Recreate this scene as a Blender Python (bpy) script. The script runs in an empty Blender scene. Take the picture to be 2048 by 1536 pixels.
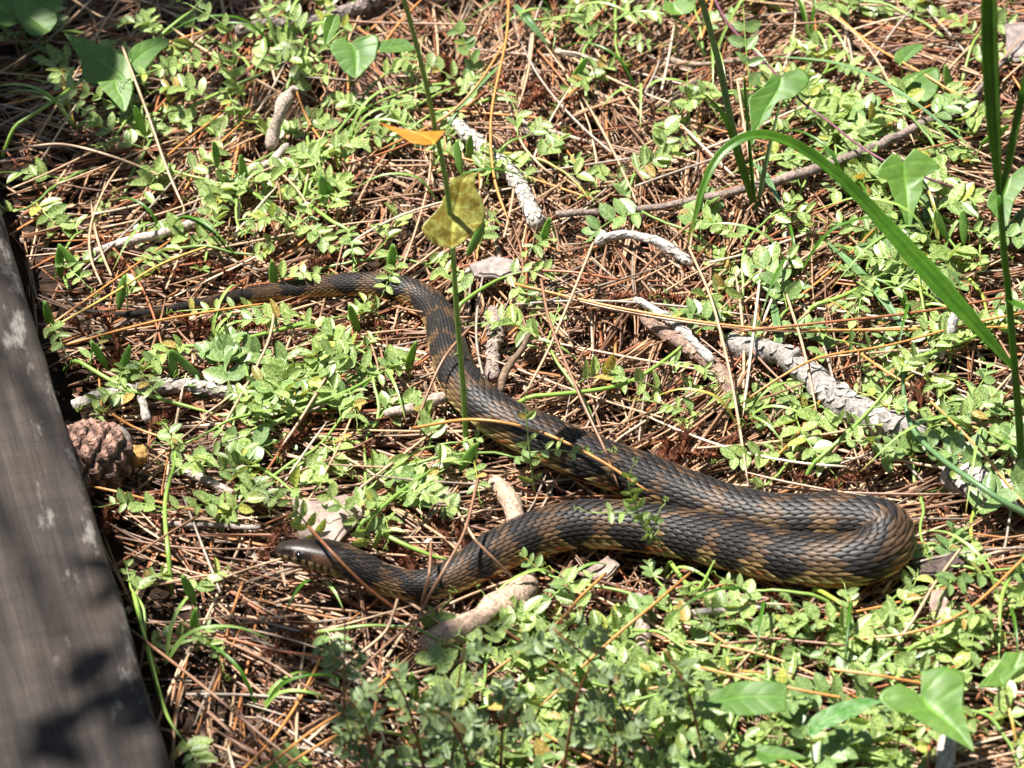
import bpy, bmesh, math, random
import numpy as np
from mathutils import Vector, Matrix, noise as mnoise

random.seed(11); rng = np.random.default_rng(11)
R = math.radians
scene = bpy.context.scene
col = scene.collection

# ------------------------------------------------------------------ camera
ELEV, DIST, WID = R(38.0), 2.6, 0.75
cam_d = bpy.data.cameras.new('camera'); cam = bpy.data.objects.new('camera', cam_d); col.objects.link(cam)
C = np.array([0.0, -DIST*math.cos(ELEV), DIST*math.sin(ELEV)])
cam.location = C; cam.rotation_euler = (R(90)-ELEV, 0, 0)
cam_d.sensor_width = 36; cam_d.lens = 36*DIST/WID
cam_d.clip_start = 0.05; cam_d.clip_end = 200
cam_d.dof.use_dof = True; cam_d.dof.focus_distance = 2.62; cam_d.dof.aperture_fstop = 10.0
scene.camera = cam
# ------------------------------------------------------------------ sky and sun
SHX, SHY = 0.40, -0.13                       # shadow offset per metre of height
SUN_EL = math.atan(1/math.hypot(SHX, SHY))
world = bpy.data.worlds.new('World'); scene.world = world; world.use_nodes = True
wn = world.node_tree; bg = wn.nodes['Background']
sky = wn.nodes.new('ShaderNodeTexSky'); sky.sky_type = 'NISHITA'; sky.sun_disc = False
sky.sun_elevation = SUN_EL; sky.sun_rotation = math.atan2(-SHX, -SHY)
wn.links.new(sky.outputs[0], bg.inputs[0]); bg.inputs[1].default_value = 0.05
sd = bpy.data.lights.new('sun', 'SUN'); sd.energy = 5.0; sd.angle = R(0.53); sd.color = (1.0, 0.955, 0.89)
sun = bpy.data.objects.new('sun', sd); col.objects.link(sun)
sun.rotation_euler = Vector((SHX, SHY, -1)).to_track_quat('-Z', 'Y').to_euler()
sun.location = (-1.5, 0.5, 4)
scene.view_settings.view_transform = 'Standard'; scene.view_settings.look = 'None'
scene.view_settings.exposure = 1.38; scene.view_settings.gamma = 1.0

# ------------------------------------------------------------------ helpers
TANH = WID/2/DIST
FWD = np.array([0, math.cos(ELEV), -math.sin(ELEV)]); UPV = np.array([0, math.sin(ELEV), math.cos(ELEV)]); RGT = np.array([1.0, 0, 0])
def ray(px, py): return FWD + (px-1024)/1024*TANH*RGT + (768-py)/1024*TANH*UPV
_w = [(rng.uniform(0, 6.28), f*rng.uniform(.8, 1.25), rng.uniform(0, 6.28), a) for f, a in ((5, .0045), (8, .004), (13, .003), (21, .0022), (33, .0014), (34, .0012)) for _ in range(3)]
def H(x, y):
    s = 0
    for th, f, ph, a in _w: s = s + a*np.sin(f*(x*math.cos(th)+y*math.sin(th))+ph)
    return s
def G(px, py, h=0.0):
    """point of the place at height h above the litter seen at photo pixel px,py"""
    d = ray(px, py); z = h
    for _ in range(4):
        p = C + d*((z-C[2])/d[2]); z = h + float(H(p[0], p[1]))
    return p
def on_plane(px, py, p0, n):
    d = ray(px, py); return C + d*(np.dot(p0-C, n)/np.dot(d, n))
def scl(p): return np.dot(np.asarray(p)-C, FWD)*TANH/1024   # metres per photo pixel there
def nrm(v): v = np.asarray(v, float); return v/(np.linalg.norm(v)+1e-12)
def catmull(P, n):
    P = np.asarray(P, float)
    if len(P) < 2: return P
    Q = np.vstack([2*P[0]-P[1], P, 2*P[-1]-P[-2]])
    L = np.r_[0, np.cumsum(np.linalg.norm(np.diff(P[:, :min(3, P.shape[1])], axis=0), axis=1))]
    u = np.linspace(0, L[-1], n); out = []
    for s in u:
        i = min(max(np.searchsorted(L, s, 'right')-1, 0), len(P)-2); t = (s-L[i])/max(L[i+1]-L[i], 1e-9)
        a, b, c, d = Q[i], Q[i+1], Q[i+2], Q[i+3]
        out.append(.5*((2*b)+(-a+c)*t+(2*a-5*b+4*c-d)*t*t+(-a+3*b-3*c+d)*t**3))
    return np.array(out)
class MB:
    def __init__(s): s.v = []; s.f = []; s.c = []
    def add(s, v, f, c=None):
        o = len(s.v); s.v += [tuple(map(float, p)) for p in v]; s.f += [tuple(i+o for i in q) for q in f]
        if c is None: c = (1, 1, 1)
        if len(c) == 3 and not hasattr(c[0], '__len__'): s.c += [tuple(c)]*len(v)
        else: s.c += [tuple(q) for q in c]
    def mesh(s, name, mat, origin=(0, 0, 0), smooth=True):
        m = bpy.data.meshes.new(name); ox, oy, oz = origin
        m.from_pydata([(x-ox, y-oy, z-oz) for x, y, z in s.v], [], s.f)
        ca = m.color_attributes.new('Col', 'FLOAT_COLOR', 'POINT')
        ca.data.foreach_set('color', np.array([(*q, 1.0) for q in s.c], dtype=np.float32).ravel())
        m.materials.append(mat)
        if smooth: m.polygons.foreach_set('use_smooth', [True]*len(m.polygons))
        m.update(); return m
def obj(name, mesh, parent=None, loc=(0, 0, 0)):
    o = bpy.data.objects.new(name, mesh); col.objects.link(o); o.location = loc
    if parent is not None: o.parent = parent
    return o
def tag(o, label, cat, group=None):
    o['label'] = label; o['category'] = cat
    if group: o['group'] = group
    return o
def empty(name, loc):
    o = bpy.data.objects.new(name, None); o.empty_display_size = .01; col.objects.link(o); o.location = tuple(loc); return o
def frames(P):
    T = np.gradient(P, axis=0); T /= np.linalg.norm(T, axis=1)[:, None]+1e-12
    up = np.array([0, 0, 1.0]) if abs(T[0][2]) < .9 else np.array([1.0, 0, 0])
    S = []; s = nrm(np.cross(T[0], up))
    for t in T:
        s = nrm(s-t*np.dot(s, t)); S.append(s)
    S = np.array(S); U = np.cross(S, T); return T, S, U
def tube(P, rad, sides=6, cap=True, rough=0, rs=60, seed=0):
    P = np.asarray(P, float); n = len(P); rad = np.broadcast_to(np.asarray(rad, float), (n,))
    T, S, U = frames(P); v = []; f = []
    for i in range(n):
        for k in range(sides):
            a = 2*math.pi*k/sides; d = math.cos(a)*S[i]+math.sin(a)*U[i]; r = rad[i]
            if rough:
                q = P[i]+d*r; r *= 1+rough*mnoise.fractal(Vector((q[0]*rs+seed, q[1]*rs, q[2]*rs)), 1, 2, 3)
            v.append(P[i]+d*r)
    for i in range(n-1):
        for k in range(sides):
            k2 = (k+1) % sides; f.append((i*sides+k, i*sides+k2, (i+1)*sides+k2, (i+1)*sides+k))
    if cap:
        f.append(tuple(range(sides-1, -1, -1))); f.append(tuple((n-1)*sides+k for k in range(sides)))
    return v, f

# ------------------------------------------------------------------ materials
def newmat(name):
    m = bpy.data.materials.new(name); m.use_nodes = True; t = m.node_tree; b = t.nodes['Principled BSDF']; return m, t, b
def N(t, typ, **kw):
    n = t.nodes.new(typ)
    for k, v in kw.items(): setattr(n, k, v)
    return n
def ramp(t, stops):
    r = N(t, 'ShaderNodeValToRGB'); e = r.color_ramp.elements
    e[0].position, e[0].color = stops[0][0], (*stops[0][1], 1); e[1].position, e[1].color = stops[-1][0], (*stops[-1][1], 1)
    for p, c in stops[1:-1]: q = e.new(p); q.color = (*c, 1)
    return r
def mixc(t, mode, fac, a, b):
    m = N(t, 'ShaderNodeMix', data_type='RGBA', blend_type=mode)
    for i, s in ((0, fac), (6, a), (7, b)):
        if hasattr(s, 'is_linked'): t.links.new(s, m.inputs[i])
        else: m.inputs[i].default_value = s if i == 0 else (*s, 1)
    return m.outputs[2]
def coords(t, scale=(1, 1, 1), shift=True, kind='Object'):
    tc = N(t, 'ShaderNodeTexCoord'); mp = N(t, 'ShaderNodeMapping'); mp.inputs['Scale'].default_value = scale
    t.links.new(tc.outputs[kind], mp.inputs[0])
    if shift:
        oi = N(t, 'ShaderNodeObjectInfo'); ml = N(t, 'ShaderNodeMath', operation='MULTIPLY'); ml.inputs[1].default_value = 37.0
        t.links.new(oi.outputs['Random'], ml.inputs[0]); t.links.new(ml.outputs[0], mp.inputs['Location'])
    return mp.outputs[0]
def noise_n(t, vec, scale, detail=4, rough=.55):
    n = N(t, 'ShaderNodeTexNoise'); n.inputs['Scale'].default_value = scale; n.inputs['Detail'].default_value = detail; n.inputs['Roughness'].default_value = rough
    t.links.new(vec, n.inputs['Vector']); return n.outputs[0]
def bump(t, b, h, strength, dist):
    n = N(t, 'ShaderNodeBump'); n.inputs['Strength'].default_value = strength; n.inputs['Distance'].default_value = dist
    t.links.new(h, n.inputs['Height']); t.links.new(n.outputs[0], b.inputs['Normal'])
def attr_mat(name, rough=.5, spec=.5, ns=300, lo=.6, hi=1.25, bmp=0.0, bd=.001, stretch=(1, 1, 1), vary=0.0):
    m, t, b = newmat(name); a = N(t, 'ShaderNodeAttribute', attribute_name='Col'); v = coords(t, stretch)
    nn = noise_n(t, v, ns); r = ramp(t, [(.3, (lo,)*3), (.7, (hi,)*3)]); t.links.new(nn, r.inputs[0])
    c = mixc(t, 'MULTIPLY', 1.0, a.outputs['Color'], r.outputs[0])
    if vary:
        oi = N(t, 'ShaderNodeObjectInfo'); r2 = ramp(t, [(0, (1-vary,)*3), (1, (1+vary,)*3)]); t.links.new(oi.outputs['Random'], r2.inputs[0])
        c = mixc(t, 'MULTIPLY', 1.0, c, r2.outputs[0])
    t.links.new(c, b.inputs['Base Color']); b.inputs['Roughness'].default_value = rough; b.inputs['Specular IOR Level'].default_value = spec
    if bmp: bump(t, b, nn, bmp, bd)
    return m
def leaf_mat(name, base, pale, amt=.45, ns=500, rough=.38, trans=.3, tcol=None, spec=.5, vary=.25, vein=False):
    m, t, b = newmat(name); v = coords(t)
    nn = noise_n(t, v, ns, 5, .7); r = ramp(t, [(.42, (0,)*3), (.62, (1,)*3)]); t.links.new(nn, r.inputs[0])
    ml = N(t, 'ShaderNodeMath', operation='MULTIPLY'); ml.inputs[1].default_value = amt; t.links.new(r.outputs[0], ml.inputs[0])
    c = mixc(t, 'MIX', ml.outputs[0], base, pale)
    oi = N(t, 'ShaderNodeObjectInfo')
    r2 = ramp(t, [(0, (1.6, .85, .8)), (.018, (1.5, .85, .8)), (.026, (1.5, 1.2, .8)), (.045, (1.35, 1.15, .8)), (.055, (1-vary, 1-vary*.8, 1-vary*.6)), (.5, (1, 1, 1)), (1, (1+vary*.8, 1+vary*.7, 1+vary*.5))] if vary > .2 else [(0, (1-vary, 1-vary*.8, 1-vary*.6)), (.5, (1, 1, 1)), (1, (1+vary*1.2, 1+vary*.7, 1+vary*.2))]); t.links.new(oi.outputs['Random'], r2.inputs[0])
    c = mixc(t, 'MULTIPLY', 1.0, c, r2.outputs[0])
    a = N(t, 'ShaderNodeAttribute', attribute_name='Col'); c = mixc(t, 'MULTIPLY', 1.0, c, a.outputs['Color'])
    t.links.new(c, b.inputs['Base Color']); b.inputs['Roughness'].default_value = rough; b.inputs['Specular IOR Level'].default_value = spec
    bump(t, b, nn, .25, .0006)
    tr = N(t, 'ShaderNodeBsdfTranslucent'); tm = mixc(t, 'MULTIPLY', 1.0, c, tcol or (1.3, 1.25, .5)); t.links.new(tm, tr.inputs[0])
    mx = N(t, 'ShaderNodeMixShader'); mx.inputs[0].default_value = trans
    t.links.new(b.outputs[0], mx.inputs[1]); t.links.new(tr.outputs[0], mx.inputs[2]); t.links.new(mx.outputs[0], t.nodes['Material Output'].inputs[0])
    return m
M_needle = attr_mat('needle', .42, .55, 260, .7, 1.2, stretch=(1, 1, 1))
M_vetch = leaf_mat('vetch_leaf', (.118, .21, .028), (.50, .575, .265), .85, 11, .36, .30)
M_vetchd = leaf_mat('vetch_leaf_blue', (.098, .185, .045), (.35, .44, .19), .65, 11, .38, .24)
M_stem = leaf_mat('green_stem', (.20, .33, .065), (.36, .42, .16), .4, 200, .35, .12)
M_pod = leaf_mat('pod', (.15, .31, .05), (.26, .42, .11), .5, 5, .32, .38)
M_broad = leaf_mat('broad_leaf', (.088, .20, .024), (.15, .27, .042), .6, 110, .46, .36, vary=.15)
M_glossy = leaf_mat('glossy_leaf', (.055, .17, .025), (.24, .34, .16), .6, 90, .24, .2, vary=.1)
M_grass = leaf_mat('grass_blade', (.075, .205, .016), (.14, .30, .03), .5, 120, .36, .50, vary=.12)
M_grassb = leaf_mat('grass_blue', (.12, .24, .085), (.24, .36, .18), .5, 160, .4, .3, vary=.15)
M_yellow = leaf_mat('yellow_leaf', (.21, .16, .018), (.46, .50, .13), .95, 150, .4, .35, vary=.05)
M_orange = leaf_mat('orange_leaf', (.44, .17, .018), (.50, .28, .03), .6, 120, .45, .35, (1.2, .9, .5), vary=.05)
M_shrub = leaf_mat('shrub_leaf', (.10, .155, .055), (.27, .32, .18), .5, 8, .45, .24)
M_redstem = attr_mat('plant_stem', .5, .4, 200)
M_bark = attr_mat('bark', .85, .2, 420, .42, 1.45, .9, .0012, vary=.12)
M_flake = attr_mat('bark_flake', .75, .25, 160, .6, 1.3, .6, .001)
M_catkin = attr_mat('catkin', .8, .2, 700, .45, 1.7, .5, .0006, vary=.25)
M_cone = attr_mat('cone', .65, .35, 4, .6, 1.6, .6, .045, vary=.25)
M_snake = attr_mat('snake_skin', .46, .25, 700, .75, 1.2)
M_head = attr_mat('snake_head', .38, .30, 500, .8, 1.2, .3, .0004)
M_chunk = attr_mat('wood_chunk', .7, .3, 200, .75, 1.15, .5, .001)
m, t, b = newmat('eye'); b.inputs['Base Color'].default_value = (.012, .010, .010, 1); b.inputs['Roughness'].default_value = .06; M_eye = m
# soil under the litter
m, t, b = newmat('duff'); v = coords(t, (1, 1, 1), False)
n1 = noise_n(t, v, 60, 8, .7); r = ramp(t, [(.3, (.016, .010, .007)), (.55, (.045, .026, .016)), (.75, (.10, .06, .037))]); t.links.new(n1, r.inputs[0])
t.links.new(r.outputs[0], b.inputs['Base Color']); b.inputs['Roughness'].default_value = .9; b.inputs['Specular IOR Level'].default_value = .2
bump(t, b, n1, 1.0, .01); M_duff = m
# weathered plank
m, t, b = newmat('plank_wood'); v = coords(t, (1, 1, 1), False); vg = coords(t, (46, 2.2, 20), False); vt = coords(t, (9, 60, 9), False)
g1 = noise_n(t, vg, 1.6, 9, .66); r = ramp(t, [(.25, (.009, .007, .006)), (.46, (.024, .0185, .0155)), (.62, (.046, .036, .030)), (.85, (.095, .074, .062))]); t.links.new(g1, r.inputs[0])
g2 = noise_n(t, v, 9, 5, .6); r2 = ramp(t, [(.35, (.55, .5, .5)), (.5, (1, 1, 1)), (.68, (1.35, 1.15, 1.02))]); t.links.new(g2, r2.inputs[0])
c = mixc(t, 'MULTIPLY', 1.0, r.outputs[0], r2.outputs[0])
g4 = noise_n(t, vt, 1.0, 4, .6); r4 = ramp(t, [(.42, (.75, .73, .72)), (.62, (1.2, 1.18, 1.15))]); t.links.new(g4, r4.inputs[0]); c = mixc(t, 'MULTIPLY', .7, c, r4.outputs[0])
vl = coords(t, (18, 5, 10), False); g3 = noise_n(t, vl, 2.4, 8, .68)
at = N(t, 'ShaderNodeAttribute', attribute_name='Col'); ad = N(t, 'ShaderNodeMath', operation='ADD'); t.links.new(g3, ad.inputs[0])
sp = N(t, 'ShaderNodeSeparateColor'); t.links.new(at.outputs['Color'], sp.inputs[0]); t.links.new(sp.outputs[0], ad.inputs[1])
r3 = ramp(t, [(.60, (0,)*3), (.70, (1,)*3)]); t.links.new(ad.outputs[0], r3.inputs[0])
ml = N(t, 'ShaderNodeMath', operation='MULTIPLY'); ml.inputs[1].default_value = .75; t.links.new(r3.outputs[0], ml.inputs[0])
c = mixc(t, 'MIX', ml.outputs[0], c, (.19, .17, .155)); t.links.new(c, b.inputs['Base Color'])
b.inputs['Roughness'].default_value = .7; b.inputs['Specular IOR Level'].default_value = .28; bump(t, b, g1, .9, .002); M_plank = m

LAND = [(1480, 1410, 'around the flat shield leaf'), (1660, 1430, 'around the shiny mottled leaf'), (1210, 1220, 'beside the small pink bark chip'), (1890, 1260, 'beside the curled bark flake past the snake'), (580, 240, 'beside the broken stub'), (1370, 510, 'beyond the bent lichen twig'), (1660, 920, "between the snake's loop and the grey branch"), (1300, 1330, 'around the pinkish lying stick'), (1650, 120, 'beside the upright grass clump'), (380, 780, 'along the rough forked twig'),
        (150, 640, 'beside the weathered plank'), (230, 960, 'near the pine cone'), (480, 680, "beside the snake's tail on its near side"), (480, 470, "behind the snake's tail"),
        (640, 980, "beside the bark flake behind the snake's head"), (430, 1320, "on the open needles before the snake's head"), (960, 1330, "before the snake's raised neck"),
        (1480, 1270, "at the foot of the snake's loop"), (1420, 900, "behind the snake's looped body"), (1720, 790, 'along the thick grey branch'), (1000, 330, 'beside the pale scaly stick'),
        (1500, 330, 'under the arching grass blade'), (1820, 180, 'among the purple vine leaves'), (230, 170, 'around the arrow-shaped greenbrier leaf'), (720, 130, 'near the three-lobed pale leaf'),
        (1780, 1450, 'around the large arrow-shaped leaf before the snake'), (1980, 600, 'at the tall grass stalk'), (1120, 680, "in the bend of the snake's body"), (700, 860, "between the snake's tail and head"),
        (300, 1150, "between the plank and the snake's head"), (1900, 1150, "just past the outer turn of the snake's loop"), (1250, 150, 'on the bare needles behind the long brown branch')]
def proj(p):
    d = np.asarray(p)-C; w = np.dot(d, FWD); return 1024+np.dot(d, RGT)/w/TANH*1024, 768-np.dot(d, UPV)/w/TANH*1024
def where(px, py): return min(LAND, key=lambda q: (q[0]-px)**2+(q[1]-py)**2*1.3)[2]

# ================================================================== SETTING
def build_ground():
    xs = np.r_[-60, -20, -6, np.linspace(-2, 2, 161), 6, 20, 60]; X, Y = np.meshgrid(xs, xs)
    Z = np.where((abs(X) < 2.1) & (abs(Y) < 2.1), H(X, Y)-.019, -.022)
    n = len(xs); v = np.stack([X, Y, Z], -1).reshape(-1, 3); f = [(j*n+i, j*n+i+1, (j+1)*n+i+1, (j+1)*n+i) for j in range(n-1) for i in range(n-1)]
    mb = MB(); mb.add(v, f); g = obj('ground', mb.mesh('ground', M_duff)); g['kind'] = 'structure'
build_ground()

# plank footprint -----------------------------------------------------------
PH = .046
def plank_pt(px, py):
    d = ray(px, py); return C + d*((PH-C[2])/d[2])
pa, pb = plank_pt(347, 1536), plank_pt(-2, 400)
PD = nrm(pb-pa); PN = np.array([-PD[1], PD[0], 0]); PN = PN if PN[0] < 0 else -PN      # PN points left, into the plank
PW = .205
def in_plank(x, y, mrg=0):
    u = (x-pa[0])*PN[0]+(y-pa[1])*PN[1]; w = (x-pa[0])*PD[0]+(y-pa[1])*PD[1]
    return (u > -mrg) & (u < PW+mrg) & (w > -1.0) & (w < 1.7)
def build_plank():
    nx, ny = 60, 240; L0, L1 = -.75, 1.45
    mb = MB(); v = []; cs = []
    prof = [(0.004, -.058), (0, -.03), (0.0, -.008), (.0015, -.003), (.005, 0.0)]+[(PW*k/24, 0.0) for k in range(1, 24)]+[(PW-.005, 0), (PW-.001, -.004), (PW, -.03), (PW-.004, -.058)]
    for j in range(ny+1):
        s = L0+(L1-L0)*j/ny
        for u, z in prof:
            q = Vector((u*30, s*3, z*30)); wob = mnoise.noise(Vector((s*9, 3.3, 0)))*.0025+mnoise.noise(Vector((s*40, 1.3, 0)))*.0010
            e = math.exp(-(u/.012)**2)
            uu = u + wob*e
            zz = z + .0012*mnoise.fractal(Vector((u*90, s*4, 0)), 1, 2, 4) - .003*e*max(0, mnoise.noise(Vector((s*14, 7.1, 0))))
            for cu, s0, s1 in ((.052, -.12, .10), (.083, .28, .52), (.025, .55, .8), (.11, -.4, -.22)):
                if s0 < s < s1: zz -= .004*math.exp(-((u-cu-.003*math.sin(s*40))/.0022)**2)*min(1, (s-s0)*30, (s1-s)*30)*(z > -.005)
            p = pa + PD*s + PN*uu; v.append((p[0], p[1], PH+zz))
            cs.append((.13*math.exp(-(u/.035)**2)-.04, 0, 0))
    k = len(prof); f = [(j*k+i, j*k+i+1, (j+1)*k+i+1, (j+1)*k+i) for j in range(ny) for i in range(k-1)]
    f += [(j*k+k-1, j*k, (j+1)*k, (j+1)*k+k-1) for j in range(ny)]
    f += [tuple(range(k)), tuple(ny*k+i for i in reversed(range(k)))]
    mb.add(v, f, cs); me = mb.mesh('plank', M_plank)
    # object space: x across, y along the grain
    Mx = Matrix(((PN[0], PD[0], 0, pa[0]), (PN[1], PD[1], 0, pa[1]), (0, 0, 1, PH), (0, 0, 0, 1)))
    me.transform(Mx.inverted()); me.flip_normals() if PN[0]*PD[1]-PN[1]*PD[0] < 0 else None
    o = obj('plank', me); o.matrix_world = Mx
    bm = bmesh.new(); bm.from_mesh(me); bmesh.ops.recalc_face_normals(bm, faces=bm.faces); bm.to_mesh(me); bm.free()
    tag(o, 'dark weathered wooden plank with pale worn edge lying on the pine needles', 'plank')
build_plank()

# ------------------------------------------------------------------ snake path (shared with the litter)
PXM = WID/2048
SN = [ # px, py, height of centre above litter, radius (m)
 (553, 1099, .028, .004), (600, 1104, .028, .0090), (650, 1112, .0265, .0115), (695, 1126, .024, .0118), (735, 1144, .019, .0108), (780, 1163, .013, .0100), (830, 1172, .010, .0102), (885, 1163, .0105, .0112),
 (945, 1132, .0125, .0132), (1010, 1096, .014, .0150), (1085, 1066, .015, .0162), (1160, 1051, .0155, .0170), (1240, 1052, .016, .0172), (1330, 1063, .016, .0174), (1430, 1084, .0165, .0176),
 (1530, 1108, .017, .0178), (1620, 1122, .017, .0180), (1700, 1122, .018, .0182), (1755, 1104, .019, .0184), (1775, 1070, .021, .0184), (1740, 1046, .022, .0182), (1660, 1040, .0205, .0180), (1560, 1040, .0185, .0178), (1460, 1022, .017, .0175),
 (1370, 990, .0165, .0172), (1270, 951, .0165, .0170), (1170, 915, .0165, .0168), (1075, 873, .016, .0164), (1000, 836, .0155, .0156), (945, 792, .0145, .0146), (912, 745, .0135, .0136), (897, 700, .012, .0128),
 (887, 655, .0115, .0122), (868, 618, .011, .0112), (830, 588, .0105, .0104), (765, 572, .010, .0096), (690, 570, .009, .0086), (610, 577, .008, .0073), (530, 586, .0065, .0058), (450, 598, .0055, .0045), (370, 613, .005, .0034), (290, 626, .0045, .0026),
 (215, 628, .004, .0020), (155, 615, .004, .0014), (118, 586, .005, .0006)]
SP = np.array([np.r_[G(a, b, h), r] for a, b, h, r in SN])
SC = catmull(SP, 900)                    # dense centre line + radius
SLEN = np.r_[0, np.cumsum(np.linalg.norm(np.diff(SC[:, :3], axis=0), axis=1))]

# ------------------------------------------------------------------ pine-needle litter
PAL = np.array([(.34, .20, .115), (.43, .275, .165), (.23, .13, .08), (.25, .09, .042), (.38, .165, .06), (.52, .385, .255), (.15, .075, .046), (.28, .225, .175)])
PALP = np.array([.24, .15, .18, .12, .08, .07, .11, .05])
def needle_arrays(n, seed, lo, hi, area, top=False):
    g = np.random.default_rng(seed); x = g.uniform(area[0], area[1], n); y = g.uniform(area[2], area[3], n)
    flow = .5*np.sin(4.1*x+2.0*y+1)+.8*np.sin(3.0*y-2.2*x+.4)+.6*np.sin(7*x+5*y)
    th = np.where(g.random(n) < .55, flow+g.normal(0, .35, n), g.uniform(0, math.pi, n))
    L = np.clip(g.gamma(3.0, .032, n), lo, hi); u = g.random(n)
    o = np.arange(1, n, 2); e = o-1; dth = g.normal(0, .055, len(o)); th[o] = th[e]+dth; L[o] = L[e]*g.uniform(.93, 1.0, len(o)); u[o] = u[e]
    bx = x[e]-.5*L[e]*np.cos(th[e]); by = y[e]-.5*L[e]*np.sin(th[e]); x[o] = bx+.5*L[o]*np.cos(th[o]); y[o] = by+.5*L[o]*np.sin(th[o])
    return x, y, th, L, u, g
def litter(name, n, seed, area, zlo, zhi, S=6, w=.00078, lo=.025, hi=.21, label=None, thin=None, tiltk=.06):
    x, y, th, L, u, g = needle_arrays(n, seed, lo, hi, area)
    keep = ~in_plank(x, y, .01)
    if thin is not None: keep &= g.random(n) < thin(x, y)
    x, y, th, L, u = x[keep], y[keep], th[keep], L[keep], u[keep]; n = len(x)
    k = np.sin(x*57+y*91)*2.6+g.normal(0, .8, n); tilt = g.normal(0, tiltk, n)
    s = np.linspace(-.5, .5, S+1)[None, :]*L[:, None]
    ang = th[:, None]+k[:, None]*s
    dx = np.cos(ang); dy = np.sin(ang); ds = (L/S)[:, None]
    cx = np.cumsum(dx*ds, 1); cy = np.cumsum(dy*ds, 1)
    Px = x[:, None]+cx-cx[:, S//2:S//2+1]; Py = y[:, None]+cy-cy[:, S//2:S//2+1]
    hz = H(Px, Py); z0 = zlo+(zhi-zlo)*u
    base = hz.mean(1, keepdims=True)*.4+hz*.6
    Pz = base+z0[:, None]+np.sin(tilt)[:, None]*s+ (g.normal(0, 1.2, n)[:, None]*(s**2-(L**2/12)[:, None]))*.5
    Pz = np.maximum(Pz, hz-.019)
    bad = in_plank(Px, Py, .004).any(1)
    x, L = x[~bad], L[~bad]; Px, Py, Pz, ang = Px[~bad], Py[~bad], Pz[~bad], ang[~bad]; n = len(x)
    # keep the snake's back free
    top = Pz.max(1) > .010+H(x, y[~bad])
    for i0 in range(0, 860, 12):
        cxx, cyy, czz, rr = SC[i0]; d = np.sqrt((Px-cxx)**2+(Py-cyy)**2)
        hit = ((d < rr*.95) & (Pz > czz-.1*rr)).any(1); Pz[hit] -= np.minimum(.02, rr)
    wid = w*g.uniform(.7, 1.25, n)[:, None]*np.r_[.45, np.ones(S-1), .4][None, :]
    sx, sy = -np.sin(ang), np.cos(ang)
    V = np.empty((n, S+1, 3, 3), np.float32)
    rot = g.uniform(0, 6.28, n)
    for q in range(3):
        a = rot+q*2.0944; ca = (np.cos(a)[:, None]*wid); sa = (np.sin(a)[:, None]*wid)
        V[:, :, q, 0] = Px+sx*ca; V[:, :, q, 1] = Py+sy*ca; V[:, :, q, 2] = Pz+sa
    idx = np.arange(n*(S+1)*3).reshape(n, S+1, 3)
    F = np.empty((n, S, 3, 4), np.int32)
    for q in range(3):
        F[:, :, q, 0] = idx[:, :-1, q]; F[:, :, q, 1] = idx[:, :-1, (q+1) % 3]; F[:, :, q, 2] = idx[:, 1:, (q+1) % 3]; F[:, :, q, 3] = idx[:, 1:, q]
    nf = n*S*3; me = bpy.data.meshes.new(name)
    me.vertices.add(V.size//3); me.vertices.foreach_set('co', V.ravel())
    me.loops.add(nf*4); me.loops.foreach_set('vertex_index', F.ravel())
    me.polygons.add(nf); me.polygons.foreach_set('loop_start', np.arange(0, nf*4, 4, dtype=np.int32))
    me.update(calc_edges=True); me.polygons.foreach_set('use_smooth', np.ones(nf, bool))
    ci = g.choice(len(PAL), n, p=PALP); cc = PAL[ci]*g.uniform(.75, 1.25, (n, 1))
    CA = np.ones((n, (S+1)*3, 4), np.float32); CA[:, :, :3] = cc[:, None, :]
    ca = me.color_attributes.new('Col', 'FLOAT_COLOR', 'POINT'); ca.data.foreach_set('color', CA.ravel())
    me.materials.append(M_needle); o = obj(name, me); o['kind'] = 'stuff'; tag(o, label, 'pine needles'); return o
AREA = (-.62, .62, -.75, 1.05)
litter('pine_needle_litter', 25000, 5, AREA, -.020, .005, 5, .00108, .03, .22, 'thick layer of small fallen tan and rusty pine needles covering the ground')
litter('outer_pine_needle_litter', 15000, 6, (-1.7, 1.7, -1.6, 2.2), -.020, .006, 4, .0012, .06, .22, 'loose pine needles spread over the ground around the clearing', thin=lambda x, y: np.where((abs(x) < .6) & (y > -.7) & (y < 1.0), .12, .9))

# ================================================================== SNAKE
HEADL = .052
def snake_frames(P):
    T = np.gradient(P[:, :3], axis=0); T /= np.linalg.norm(T, axis=1)[:, None]
    up = np.array([0, 0, 1.0]); S = np.cross(T, up); S /= np.linalg.norm(S, axis=1)[:, None]; U = np.cross(S, T); return T, S, U
ST, SS, SU = snake_frames(SC)
HT = np.array([0, .02, .06, .14, .24, .36, .5, .65, .8, .92, 1.0])
HA = np.array([.0016, .0038, .0055, .0070, .0082, .0094, .0108, .0122, .0126, .0116, .0108])
HB = np.array([.0016, .0034, .0050, .0064, .0076, .0085, .0092, .0100, .0106, .0108, .0106])
def snake_at(s):
    i = min(max(np.searchsorted(SLEN, s)-1, 0), len(SC)-2); t = (s-SLEN[i])/max(SLEN[i+1]-SLEN[i], 1e-9)
    L = lambda A: A[i]*(1-t)+A[i+1]*t
    return L(SC)[:3], L(SC)[3], nrm(L(ST)), nrm(L(SS)), nrm(L(SU))
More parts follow.
